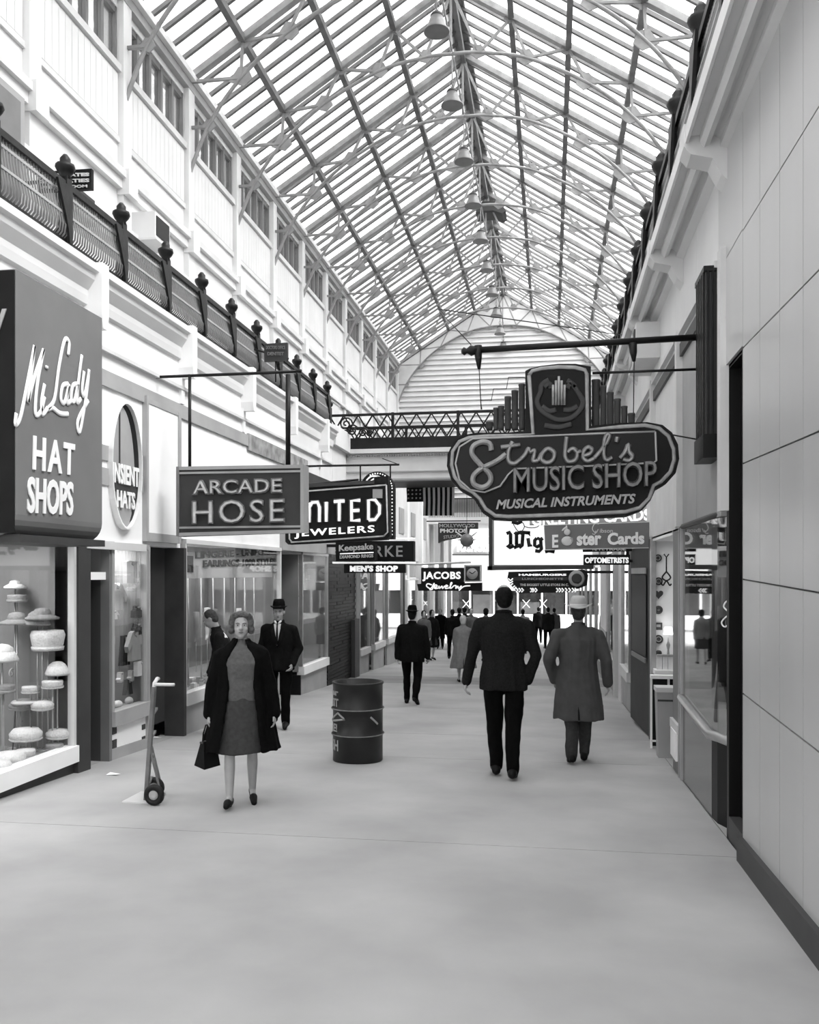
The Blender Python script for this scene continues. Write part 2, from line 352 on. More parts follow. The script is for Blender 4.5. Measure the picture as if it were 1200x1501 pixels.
# ---- roof
ce = empty('ceiling', (0, 0, 0), kind='structure')
RZ0, RZ1 = 9.80, 12.45
def rz(x): return RZ0 + (RZ1-RZ0)*(1-abs(x-XC)/(XUR-XC))
def slab(x0, x1, y0, y1, lo, hi):             # slab lying on the roof slope
    return MB().add([(x0,y0,rz(x0)+lo),(x1,y0,rz(x1)+lo),(x1,y1,rz(x1)+lo),(x0,y1,rz(x0)+lo),(x0,y0,rz(x0)+hi),(x1,y0,rz(x1)+hi),(x1,y1,rz(x1)+hi),(x0,y1,rz(x0)+hi)],
              [(0,3,2,1),(4,5,6,7),(0,1,5,4),(1,2,6,5),(2,3,7,6),(3,0,4,7)])
nbay = 17; pitch = BAY/6
for s in (-1, 1):
    xe = XUL if s < 0 else XUR; xr = XC-.06 if s < 0 else XC+.06
    p = slab(min(xe, xr), max(xe, xr), 0.02, pitch-.02, .10, .108).build('glass_pane', GR, ce)
    g = slab(min(xe, xr), max(xe, xr), -.028, .028, .03, .12).build('glazing_bar', M['bar'], ce)
    pm, gm = p.data, g.data
    n = 0
    for i in range(nbay*6):
        y = YT0-BAY*7+i*pitch
        if y+pitch > YE+.01: break
        if i == 0: p.location.y = y; g.location.y = y
        else:
            share(pm, 'glass_pane', GR, ce, (0, y, 0))
            if i % 6: share(gm, 'glazing_bar', M['bar'], ce, (0, y, 0))
    for x in (3.19, 2.10, 1.08):
        X = XC+s*x
        MB().box(X-.05, X+.05, YS, YE, rz(X)-.10, rz(X)+.02).build('purlin', M['purl'], ce)
    X = XC+s*4.0
MB().box(XC-.045, XC+.045, YS, YE, 12.24, 12.42).build('ridge_beam', M['purl'], ce)
MB().prismY([(XC-.2, 12.46), (XC, 12.62), (XC+.2, 12.46)], YS, YE).build('ridge_cap', M['bar'], ce)
MB().tube([(XC, YS, 11.22), (XC, YE, 11.22)], .018, 6).build('tie_rod', M['steel'], ce)
# ridge ventilator hatch
MB().prismY([(XC-.30, 11.82), (XC-.25, 12.0), (XC-.1, 12.12), (XC+.25, 12.12), (XC+.45, 12.0), (XC+.55, 11.82), (XC+.45, 11.75), (XC+.2, 11.85), (XC-.1, 11.85)], 25.0, 25.7).build('ridge_ventilator', M['dgrey'], ce)
# trusses
def truss_parts(T, full=True):
    st = M['steel']; y = 0
    for s in (-1, 1):
        P = lambda dx, z: (XC+s*dx, 0, z)
        eave = P(4.15, 9.76); ridge = P(0, 12.36)
        MB().bar(P(4.15, rz(XC+4.15)-.03), P(0, rz(XC)-.03), .10, .13, (0,1,0)).build('rafter', st, T, local=True)
        A = [P(4.12, 8.2), P(3.78, 9.0), P(3.22, 9.75), P(2.42, 10.42), P(1.37, 10.95), P(.5, 11.13), P(0, 11.15)]
        Tn = [P(3.19, 10.34), P(2.10, 11.05), P(1.08, 11.70), P(0, 12.3)]
        mb = MB(); pts = cat_rom(A, 5); mb.tube(pts, .032, 6); mb.build('bottom_chord', st, T, local=True)
        for a, b in ((eave, A[2]), (A[2], Tn[0]), (Tn[0], A[3]), (A[3], Tn[1]), (Tn[1], A[4]), (A[4], Tn[2]), (Tn[2], A[5]), (A[5], Tn[3]), (P(4.12, 9.0), A[1])):
            MB().bar(a, b, .045, .045, (0,1,0)).build('strut', st, T, local=True)
        for (c, r) in ((A[1], .13), (A[2], .2), (A[3], .19), (A[4], .18), (A[5], .16), (Tn[0], .15), (Tn[1], .15), (Tn[2], .14)):
            q = [(c[0]-r, c[2]-.25*r), (c[0]-.2*r, c[2]+r*.9), (c[0]+.6*r, c[2]+.8*r), (c[0]+r, c[2]-.1*r), (c[0]+.3*r, c[2]-.7*r)]
            if s > 0: q = [(2*c[0]-x, z) for x, z in q]
            MB().prismY(q, -.012, .012).build('gusset_plate', st, T, local=True)
    MB().bar((XC-.02, 0, 11.15), (XC-.02, 0, 12.3), .04, .04).build('strut', st, T, local=True)
T0 = empty('roof_truss', (0, YT0-BAY*3, 0), parent=ce); T0.location = (0, YT0-BAY*3, 0)
truss_parts(T0)
for k in range(-2, 11):
    t = T0.copy(); sc.collection.objects.link(t); t.location = (0, YT0+BAY*k, 0)
    for c in list(T0.children):
        d = c.copy(); sc.collection.objects.link(d); d.parent = t
# gable end
ge = empty('wall_back', (0, YE, 0), kind='structure')
h = .2; z = 4.55
while z < 12.4:
    def half(zz): return (XUR-XC) if zz <= RZ0 else (XUR-XC)*(1-(zz-RZ0)/(RZ1-RZ0))
    w0, w1 = half(z), half(z+h)
    if w1 <= .05: w1 = .05
    MB().add([(XC-w0, YE+.06, z), (XC+w0, YE+.06, z), (XC+w1, YE+.13, z+h), (XC-w1, YE+.13, z+h), (XC-w0, YE+.18, z), (XC+w0, YE+.18, z), (XC+w1, YE+.18, z+h), (XC-w1, YE+.18, z+h)],
      [(0,3,2,1),(4,5,6,7),(0,1,5,4),(1,2,6,5),(2,3,7,6),(3,0,4,7)]).build('siding_board', M['siding'], ge)
    z += h
# solid spandrels of the last truss
for s in (-1, 1):
    A = cat_rom([(4.15, 0, 8.0), (3.78, 0, 9.0), (3.22, 0, 9.75), (2.42, 0, 10.42), (1.37, 0, 10.95), (.5, 0, 11.13), (0, 0, 11.15)], 4)
    lo = [(XC+s*p.x, p.z) for p in A]; hi = [(XC+s*p.x, rz(XC+p.x)-.12) for p in A]
    mb = MB()
    for i in range(len(A)-1):
        mb.prismY([lo[i], lo[i+1], hi[i+1], hi[i]], YE-.02, YE+.08)
    mb.build('spandrel', M['trim'], ge)
# far portal beyond the glazed roof
po = empty('trim_2', (0, YE, 0), kind='structure')
MB().box(-6, 2.6, YE+.25, 41.5, 3.72, 4.0).build('ceiling_slab', M['wall'], po)
MB().box(-6, 2.6, YE-.1, YE+.3, 3.55, 3.80).build('lintel', M['white'], po)
MB().box(-6, 2.6, YE+.35, YE+.5, 3.9, 4.6).build('rear_panel', M['shade'], po)
MB().box(-6, 2.6, 41.3, 41.6, 3.0, 9.5).build('rear_facade', M['wall'], po) if 0 else None
rl = empty('gallery_railing', (XC, YE-.1, 3.8), 'small dark far balcony railing under the white board gable', 'railing')
MB().bar((-5.5, YE-.1, 4.52), (1.8, YE-.1, 4.52), .04, .04).build('top_rail', M['iron'], rl)
mb = MB()
for i in range(110): mb.box(-5.4+i*.065-.008, -5.4+i*.065+.008, YE-.11, YE-.09, 3.8, 4.52)
mb.build('balusters', M['iron'], rl, 'stuff')

# ---- gallery railings
def railing(s, ys_, ye_, label, grp=None):
    X = -4.6 if s < 0 else 1.05
    r = empty('gallery_railing', (X, (ys_+ye_)/2, 4.85), label, 'railing')
    MB().box(X-.035, X+.035, ys_, ye_, 5.34, 5.40).build('top_rail', M['iron'], r)
    MB().box(X-.015, X+.015, ys_, ye_, 5.265, 5.29).build('under_rail', M['shade'], r)
    MB().box(X-s*.035-.012, X-s*.035+.012, ys_, ye_, 5.06, 5.085).build('middle_rail', M['shade'], r)
    MB().box(X-.03, X+.03, ys_, ye_, 4.80, 4.84).build('bottom_rail', M['iron'], r)
    y = ys_; first = None; pf = None; P = 1.127
    while y < ye_+.01:
        if pf is None:
            pf = []
            b = MB().box(X-.045, X+.045, y-.045, y+.045, 4.75 if s < 0 else 4.86, 5.45).build('post', M['iron'], r)
            c = MB().lathe([(.03, 5.42), (.06, 5.44), (.05, 5.47), (.075, 5.50), (.095, 5.54), (.09, 5.57), (.05, 5.59), (.05, 5.63), (.02, 5.67)], (X, y, 0), 10).build('post_cap', M['iron'], b)
            k = MB().prismX([(y, 5.34), (y-.26, 5.34), (y-.2, 5.22), (y-.12, 5.05), (y-.07, 4.92), (y-.05, 4.8), (y, 4.8)], X-s*.055, X-s*.08).build('scroll_bracket', M['iron'], b)
            pf = [b, c, k]; y0 = y
        else:
            b = pf[0].copy(); sc.collection.objects.link(b); b.location.y += y-y0
            for q in pf[1:]:
                d = q.copy(); sc.collection.objects.link(d); d.parent = b
        if y+P < ye_+.02:
            if first is None:
                mb = MB(); 
                for j in range(1, 25):
                    yy = y+j*P/25
                    mb.tube([(X, yy, 5.35), (X-s*.01, yy, 5.2), (X-s*.03, yy, 5.08), (X-s*.055, yy, 4.96), (X-s*.045, yy, 4.88), (X, yy, 4.83)], .011, 3, caps=False)
                first = mb.build('balusters', M['midgrey'], r, 'stuff'); f0 = y
            else:
                d = first.copy(); sc.collection.objects.link(d); d.location.y += y-f0
        y += P
    return r
railing(-1, 7.9-1.127*7, 7.9+1.127*9, 'long dark iron gallery railing with knobbed posts above the left shops')
railing(1, 6.5-1.127*4, 6.5+1.127*11, 'long dark iron gallery railing above the right wall')

# ---- bridge across the arcade
br = empty('footbridge', (XC, 20.5, 3.8), 'dark iron lattice railed footbridge with cream fascia crossing the arcade', 'footbridge')
MB().box(-6.2, 2.6, 20.0, 22.0, 4.5, 4.72).build('deck', M['iron'], br)
MB().box(-6.2, 2.6, 20.05, 20.3, 3.78, 4.42).build('fascia', M['trim'], br)
MB().box(-6.2, 2.6, 19.95, 20.3, 4.40, 4.5).build('fascia_cap', M['wall'], br)
MB().box(-6.2, 2.6, 20.02, 20.1, 3.96, 3.99).build('fascia_moulding', M['shade'], br)
MB().box(-6.2, 2.6, 20.02, 20.1, 3.78, 3.82).build('fascia_moulding', M['shade'], br)
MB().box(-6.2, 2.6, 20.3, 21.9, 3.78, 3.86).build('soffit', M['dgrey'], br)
mb = MB()
for i in range(150): mb.box(-6.1+i*.058, -6.1+i*.058+.032, 19.98, 20.06, 4.33, 4.37)
mb.build('dentils', M['shade'], br, 'stuff')
for row, (yy, dx) in enumerate(((20.02, 0), (21.95, .12))):
    tr = MB().box(-5.1, 2.4, yy-.03, yy+.03, 5.27, 5.32).build('bridge_top_rail', M['iron'], br)
    MB().box(-5.1, 2.4, yy-.015, yy+.015, 4.99, 5.02).build('rail_bar', M['iron'], tr)
    MB().box(-5.1, 2.4, yy-.02, yy+.02, 4.72, 4.76).build('rail_bar', M['iron'], tr)
    la = MB().bar((-5.05, yy, 4.74), (-4.71, yy, 5.29), .03, .03).build('lattice_bar', M['iron'], tr)
    lb = MB().bar((-5.05, yy+.02, 5.29), (-4.71, yy+.02, 4.74), .03, .03).build('lattice_bar', M['iron'], tr)
    for i in range(1, 21):
        for q in (la, lb):
            d = q.copy(); sc.collection.objects.link(d); d.location.x += .34*i+dx*0
    for i in range(5):
        MB().box(-5.06+i*1.5-.03, -5.06+i*1.5+.03, yy-.035, yy+.035, 4.72, 5.33).build('rail_post', M['iron'], tr)
# bridge end newel, scroll plants and return wall of the gallery at its end
MB().box(XUL, XL+.1, 18.6, 20.0, 4.42, 4.85).build('trim_3', M['wall'], None, 'structure')
MB().box(XUL, XL-.26, 18.7, 20.05, 3.75, 4.42).build('trim_4', M['trim'], None, 'structure')
nw = empty('gallery_newel', (-5.0, 19.6, 4.85), 'dark iron corner newel with scrollwork where the footbridge meets the left gallery', 'newel')
MB().box(-5.06, -4.9, 19.5, 19.66, 4.85, 5.4).build('post', M['iron'], nw)
MB().lathe([(.05, 5.38), (.12, 5.45), (.13, 5.5), (.05, 5.56), (.01, 5.6)], (-4.98, 19.58, 0), 10).build('post_cap', M['iron'], nw)
mb = MB()
for cx, cz, r0 in ((-4.6, 5.05, .16), (-4.45, 4.9, .14), (-4.2, 4.85, .11), (-4.62, 4.86, .12), (-4.05, 4.82, .08)):
    mb.tube([(cx+r0*(1-t/22)*math.cos(t*.6), 19.75, cz+r0*(1-t/22)*math.sin(t*.6)) for t in range(20)], .02, 5)
mb.build('scrollwork', M['iron'], nw)

# ---- right lower wall
wr = empty('wall_right', (0, 0, 0), kind='structure')
CX = 1.25
edge = [6.1, 5.62, 5.15, 4.69, 4.23, 3.7, 3.1, 2.5, 1.9, 1.3, .6, -.2, -1.2, -2.4, -4]
rows = [None, .86, 1.61, 2.37, 3.13, 3.90, 4.78]
def zt(z, y): return z+.031*(y-6.1) if z is not None else fz(y)+.16
for i in range(len(edge)-1):
    a, b = edge[i+1], edge[i]
    for j in range(len(rows)-1):
        g0 = .004 if j else 0; mb = MB(); e = .003+R.uniform(0, .003); e2 = .0035
        mb.add([(CX, a+e2, zt(rows[j], a)+g0), (CX, b-e2, zt(rows[j], b)+g0), (CX, b-e2, zt(rows[j+1], b)-.006), (CX, a+e2, zt(rows[j+1], a)-.006),
                (CX+.03, a+e2, zt(rows[j], a)+g0), (CX+.03, b-e2, zt(rows[j], b)+g0), (CX+.03, b-e2, zt(rows[j+1], b)-.006), (CX+.03, a+e2, zt(rows[j+1], a)-.006)],
               [(0,1,2,3),(7,6,5,4),(0,4,5,1),(1,5,6,2),(2,6,7,3),(3,7,4,0)])
        mb.build('cladding_panel', M['clad'], wr)
# panels above the tall doorway
for j in (4, 5):
    MB().box(CX, CX+.03, 6.106, 6.95, zt(rows[j], 6.5)+.004, zt(rows[j+1], 6.5)-.004).build('cladding_panel', M['clad'], wr)
MB().box(CX+.012, CX+.3, -4, 6.1, -.25, 4.8).build('backing', M['dgrey'], wr)
MB().box(CX+.02, CX+.3, 6.1, 6.95, 3.13, 4.8).build('backing', M['dgrey'], wr)
MB().sbox(CX-.035, CX+.02, -4, 6.12, -.02, .16).build('baseboard_right', M['dgrey'], None, 'structure')
# tall dark doorway
d1 = empty('door_1', (1.6, 6.4, fz(6.4)), kind='structure')
MB().box(CX+.3, CX+.9, 6.05, 6.15, -.4, 3.2).build('jamb', M['black'], d1)
MB().box(CX+.02, CX+.10, 6.66, 6.74, -.28, 3.15).build('jamb', M['black'], d1)
MB().box(CX+.0, CX+.06, 6.10, 6.115, -.2, 3.12).build('door_edge_strip', M['dgrey'], d1)
MB().box(CX+.10, CX+.9, 6.62, 6.74, -.28, 3.15).build('jamb', M['black'], d1)
MB().box(CX+.9, CX+.95, 6.05, 6.75, -.4, 3.2).build('dark_leaf', M['black'], d1)
MB().box(CX+.02, CX+.9, 6.05, 6.75, 3.12, 3.2).build('lintel', M['black'], d1)
MB().box(CX+.02, CX+.9, 6.12, 6.66, -.3, -.1).build('door_step', M['dgrey'], d1)
# wall and cornice beyond the cladding
for a, b in ((6.95, 8.1), (8.1, 9.4), (9.4, 10.7), (10.7, 13), (13, 15.3), (15.3, 18), (18, 20.0)):
    MB().box(XR, XR+.25, a+.004, b-.004, 2.08, 3.75).build('fascia_panel', M['shade'] if a < 9.3 else M['trim'], wr)
    MB().box(XR, XR+.25, a+.004, b-.004, 3.87, 4.7).build('frieze_panel', M['wall'], wr)
MB().box(XR-.03, XR+.25, 6.95, 20, 3.75, 3.87).build('string_course', M['dgrey'], wr)
MB().box(XR-.05, XR+.25, 6.95, 20, 3.95, 4.0).build('moulding', M['trim'], wr)
prof2 = [(XR, 4.68), (XR-.07, 4.70), (XR-.07, 4.75), (XR-.10, 4.78), (XR-.14, 4.78), (XR-.14, 4.72), (XR-.18, 4.70), (XR-.21, 4.74), (XR-.21, 4.79), (XR-.27, 4.79), (XR-.29, 4.74), (XR-.31, 4.74), (XR-.31, 4.86), (XUR, 4.86), (XUR, 4.7), (XR, 4.7)]
MB().prismY(prof2, -4, 20).build('trim_5', M['wall'], None, 'structure')
for y in (6.72, 8.97, 11.22, 13.47, 15.72, 17.97):
    MB().prismY([(XR+.02, 4.88), (XR-.32, 4.88), (XR-.32, 4.72), (XR-.27, 4.66), (XR-.12, 4.62), (XR-.06, 4.5), (XR+.02, 4.42)], y-.11, y+.11).build('bracket', M['trim'], wr)
    MB().box(XR-.06, XR, y-.06, y+.06, 2.1, 4.0).build('pilaster', M['trim'], wr)
# ================= shop fronts, left =================
def area(name, loc, e, sx, sy, rot=(0,0,0)):
    l = bpy.data.lights.new(name, 'AREA'); l.energy = e; l.shape = 'RECTANGLE'; l.size = sx; l.size_y = sy
    o = bpy.data.objects.new(name, l); sc.collection.objects.link(o); o.location = loc; o.rotation_euler = rot; return o
def showcase(n, y0, y1, zs, zt_, depth=1.4, frame='alu', kick='shade', sill='trim', back='disp', light=14, mull=(), skirt=None, X=XL, s=-1, lightz=None):
    w = empty('window_%d' % n, (X, (y0+y1)/2, fz(y0)), kind='structure')
    def bx(a, b, *r): return MB().box(min(X+s*a, X+s*b), max(X+s*a, X+s*b), *r)
    fr = M[frame]
    bx(0, .012, y0+.03, y1-.03, zs, zt_).build('glass_pane', G, w)
    bx(-.04, .05, y0, y1, zt_, zt_+.06).build('head_frame', fr, w)
    bx(-.03, .04, y0-.01, y0+.04, zs, zt_).build('side_frame', fr, w); bx(-.03, .04, y1-.04, y1+.01, zs, zt_).build('side_frame', fr, w)
    for m in mull: bx(-.02, .03, m-.02, m+.02, zs, zt_).build('mullion', fr, w)
    bx(-.06, .08, y0, y1, zs-.16, zs).build('sill', M[sill], w)
    a, b = sorted((X, X+s*.06))
    MB().fbox(a, b, y0, y1, -.02, zs-.16).build('bulkhead', M[kick], w)
    if skirt:
        a, b = sorted((X-s*.015, X+s*.02)); MB().sbox(a, b, y0, y1, 0, .12).build('skirting', M[skirt], w)
    bx(.06, depth, y0, y1, zs-.10, zs-.03).build('display_floor', M[back], w)
    bx(depth, depth+.05, y0, y1, zs-.1, zt_+.1).build('back_panel', M[back], w)
    bx(.05, depth, y0, y1, zt_+.06, zt_+.1).build('display_ceiling', M['wall'], w)
    bx(.05, depth, y0-.03, y0, zs-.1, zt_+.06).build('side_panel', M[back], w)
    bx(.05, depth, y1, y1+.03, zs-.1, zt_+.06).build('side_panel', M[back], w)
    if light: area('shop_fill_light', (X+s*depth*.45, (y0+y1)/2, zt_+.04), light, depth*.5, (y1-y0)*.8)  # unseen area light added to brighten the window display
    return w
showcase(60, 4.2, 8.14, -.05, 1.93, 1.5, 'trim', 'dgrey', 'white', light=60)
showcase(61, 8.88, 9.72, .16, 1.92, 1.1, 'shade', 'white', 'shade', light=20, skirt='shade')
showcase(62, 10.8, 14.9, .10, 2.03, 1.3, 'trim', 'shade', 'trim', light=38)
showcase(63, 16.25, 18.2, -.12, 2.0, 1.3, 'alu', 'shade', 'white', light=14)
# shop pillars and doorways
wp = lambda *a: MB().fbox(*a)
wp(XL-.2, XL+.05, 8.14, 8.38, 0, 1.97).build('shop_pillar', M['signg'], wl)
d2 = empty('door_2', (XL, 8.6, fz(8.6)), kind='structure')
MB().box(XL-.35, XL-.02, 8.38, 8.88, 1.58, 1.66).build('transom_bar', M['white'], d2)
MB().box(XL-.02, XL+.04, 8.38, 8.9, 1.93, 1.99).build('door_head', M['trim'], d2)
wp(XL-1.6, XL-1.5, 8.3, 8.95, 0, 2.0).build('dark_leaf', M['black'], d2)
wp(XL-1.5, XL-.02, 8.385, 8.40, 0, 1.95).build('jamb', M['wood'], d2)
wp(XL-.08, XL+.02, 8.82, 8.88, 0, 1.95).build('jamb', M['midgrey'], d2)
wp(XL-1.5, XL-.08, 8.82, 8.84, 0, 1.6).build('dark_board', M['wood'], d2)  # dark board added so the door interior looks black
MB().box(XL-.5, XL-.46, 8.45, 8.6, .9, 1.5).build('poster', M['signm'], d2)
wp(XL-.06, XL+.03, 9.72, 9.78, 0, 1.97).build('shop_pillar', M['shade'], wl)
# marks on the white bulkhead
for y, z0, z1 in ((8.95, -.09, .02), (8.95, -.36, -.15)):
    MB().box(XL, XL+.008, y-.03, y+.06, z0, z1).build('dark_decal', M['dgrey'], wl)
for z0 in (-.02, -.16, -.3): MB().box(XL, XL+.008, 9.62, 9.7, z0, z0+.06).build('dark_decal', M['dgrey'], wl)
# grey double door
d3 = empty('door_3', (XL, 10.2, fz(10.2)), kind='structure')
MB().add([(XL-.05, 9.8, -.24), (XL-.22, 10.28, -.24), (XL-.22, 10.28, 2.02), (XL-.05, 9.8, 2.02), (XL-.1, 9.8, -.24), (XL-.27, 10.28, -.24), (XL-.27, 10.28, 2.02), (XL-.1, 9.8, 2.02)],
  [(0,1,2,3),(7,6,5,4),(0,4,5,1),(1,5,6,2),(2,6,7,3),(3,7,4,0)]).build('door_leaf', M['signg'], d3)
MB().box(XL-.27, XL-.22, 10.3, 10.72, -.24, 2.02).build('door_leaf', M['signg'], d3)
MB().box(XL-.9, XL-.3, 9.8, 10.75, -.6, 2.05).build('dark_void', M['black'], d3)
wp(XL-.22, XL+.04, 10.72, 10.80, 0, 1.97).build('shop_pillar', M['dgrey'], wl)
# recessed entry beyond the hosiery window
d4 = empty('door_4', (XL, 15.5, fz(15.5)), kind='structure')
wp(XL-1.5, XL-1.45, 14.8, 16.4, 0, 2.0).build('dark_leaf', M['wood'], d4)
wp(XL-1.4, XL-.1, 14.93, 14.97, .0, 2.0).build('jamb', M['dgrey'], d4)
MB().box(XL-1.5, XL, 14.95, 16.25, 2.0, 2.1).build('entry_ceiling', M['shade'], d4)
wp(XL-1.3, XL, 16.2, 16.25, 0, -.28).build('jamb', M['black'], d4)
# black slatted pier
pier = empty('shop_pier', (XL, 19.6, fz(19.6)), 'black glazed brick pier beside the left-hand display window', 'pier')
wp(XL-.3, XL-.02, 18.25, 21.0, 0, 3.0).build('core', M['black'], pier)
mb = MB()
for i in range(42):
    for j in range(5):
        y = 18.27+j*.545-(.27 if i % 2 else 0); z = -.78+i*.075
        mb.box(XL-.02, XL+R.uniform(.0, .012), max(y, 18.25)+.005, min(y+.54, 21.0), z+.005, z+.07)
mb.build('brick_face', M['black'], pier, 'stuff')
wp(XL, XL+.1, 20.5, 21.0, 0, .55).build('grey_side_panel', M['dgrey'], pier)
# men's shop and the rest of the left row
wp(XL-.1, XL+.03, 21.0, 21.4, 0, 2.1).build('shop_pillar', M['shade'], wl)
k = 64
for y0, y1 in ((21.4, 22.6), (23.2, 24.7), (25.2, 27.8)):
    showcase(k, y0, y1, -.25, 2.0, 1.0, 'shade', 'shade', 'trim', light=10); k += 1
wp(XL-.6, XL-.55, 22.6, 23.2, 0, 2.0).build('shop_door', M['black'], wl)
wp(XL-.6, XL-.55, 24.7, 25.2, 0, 2.0).build('shop_door', M['black'], wl)
wp(XL-.05, XL+.05, 27.85, 28.1, 0, 2.1).build('shop_pillar', M['black'], wl)
for y0, y1 in ((28.6, 31.2), (32, 34.5), (35, 38)):
    showcase(k, y0, y1, -.5, 1.4, 1.0, 'trim', 'trim', 'trim', light=12); k += 1
wp(XL-1.6, XL-1.5, 18.2, 41.3, 0, 2.2).build('back_lining', M['shade'], wl)
for a, b in ((18.7, 21.3), (21.3, 24), (24, 27), (27, 30), (30, 34.1), (34.1, 38), (38, 41.3)):
    MB().box(XL-.25, XL, a+.004, b-.004, 2.06, 4.5).build('fascia_panel', M['wall'], wl)
for y in (28.4, 31.6, 34.8, 38.2, 41.2): wp(XL-.1, XL+.12, y-.2, y+.2, 0, 4.5).build('white_pillar', M['white'], wl)
for y0 in (21.8, 24.6, 27.2, 29.6, 32.4):
    MB().box(XL-.02, XL+.03, y0, y0+.9, 2.9, 3.7).build('upper_panel', M['shade'], wl)
wp(XL-.05, XL+.06, 32.1, 33.8, 2.0-(-1.3), 3.6).build('dark_shutter', M['dgrey'], wl) if 0 else None
# closing walls behind all shops
MB().box(-6.35, -6.25, -3, 41.5, -2, 2.0).build('wall_shops_rear_left', M['shade'], None, 'structure')

# ================= shop fronts, right =================
# music shop window with rounded near corner
ms = empty('window_80', (XR, 8, fz(8)), kind='structure')
arc = [(1.62, 6.86), (1.50, 6.87), (1.40, 6.92), (1.32, 7.02), (1.28, 7.16), (XR, 7.35)]
def vwall(pts, z0, z1, t, m, name, par):
    for (x0, y0), (x1, y1) in zip(pts, pts[1:]):
        pass
    mb = MB(); vs = []
    for i, (x, y) in enumerate(pts):
        a = Vector(pts[min(i+1, len(pts)-1)])-Vector(pts[max(i-1, 0)]); a.normalize(); nx, ny = a.y, -a.x
        zz0 = z0(y) if callable(z0) else z0
        vs += [(x, y, zz0), (x, y, z1), (x+nx*t, y+ny*t, z1), (x+nx*t, y+ny*t, zz0)]
    fs = [(0, 1, 2, 3)]; n = len(pts)
    for i in range(n-1):
        a = i*4; b = a+4
        for j in range(4): fs.append((a+j, a+(j+1)%4, b+(j+1)%4, b+j))
    fs.append(tuple((n-1)*4+j for j in (3, 2, 1, 0)))
    return mb.add(vs, fs).build(name, m, par)
long_ = [(XR, 7.35), (XR, 8.95)]
vwall(arc, lambda y: fz(y), .40, .03, M['black'], 'corner_bulkhead', ms)
MB().add([(XR, 7.35, fz(7.35)), (XR, 8.95, fz(8.95)), (XR, 8.95, .42), (XR, 7.35, .34), (XR+.05, 7.35, fz(7.35)), (XR+.05, 8.95, fz(8.95)), (XR+.05, 8.95, .42), (XR+.05, 7.35, .34)],
   [(0,1,2,3),(7,6,5,4),(0,4,5,1),(1,5,6,2),(2,6,7,3),(3,7,4,0)]).build('bulkhead', mat('grey_vitrolite', .10, .12, .1, 2), ms)
sillp = [(x, y, .38) for x, y in arc[:-1]] + [(XR-.01, 7.35, .36), (XR-.01, 8.95, .44)]
MB().tube(sillp, .04, 8).build('sill', M['alu'], ms)
vwall(arc+[(XR, 8.9)], .40, 2.08, .012, glassmat('shop_glass_dark', .16, .85), 'glass_pane', ms)
MB().tube([(x, y, 2.1) for x, y in arc]+[(XR, 8.95, 2.1)], .025, 6).build('head_frame', M['dgrey'], ms)
for y in (8.93, 9.05): MB().fbox(XR-.02, XR+.06, y-.03, y+.03, 0, 2.1).build('side_frame', M['shade'], ms)
MB().fbox(XR+.0, XR+.05, 9.08, 9.6, 0, 2.1).build('side_glass_frame', M['midgrey'], ms)
MB().box(XR-.03, XR+.10, 9.08, 9.62, .05, .14).build('white_ledge', M['trim'], ms)
MB().box(XR-.04, XR-.02, 9.1, 9.5, -.22, .06).build('white_paper', M['white'], ms)
MB().box(1.36, 2.6, 7.12, 9.05, .26, .32).build('display_floor', M['shade'], ms)
MB().box(2.3, 2.35, 6.85, 9.05, -.3, 2.1).build('back_panel', M['dgrey'], ms)
MB().box(XR+.05, 2.4, 9.05, 9.09, -.3, 2.1).build('side_panel', M['dgrey'], ms)
MB().box(XR+.05, 2.4, 6.76, 6.80, -.3, 2.1).build('side_panel', M['dgrey'], ms)
MB().box(XR+.03, 2.4, 6.95, 9.6, 2.12, 2.18).build('display_ceiling', M['shade'], ms)
area('shop_fill_light', (1.8, 7.9, 2.08), 7, .5, 1.5)  # added fill for the music window, no fitting modelled
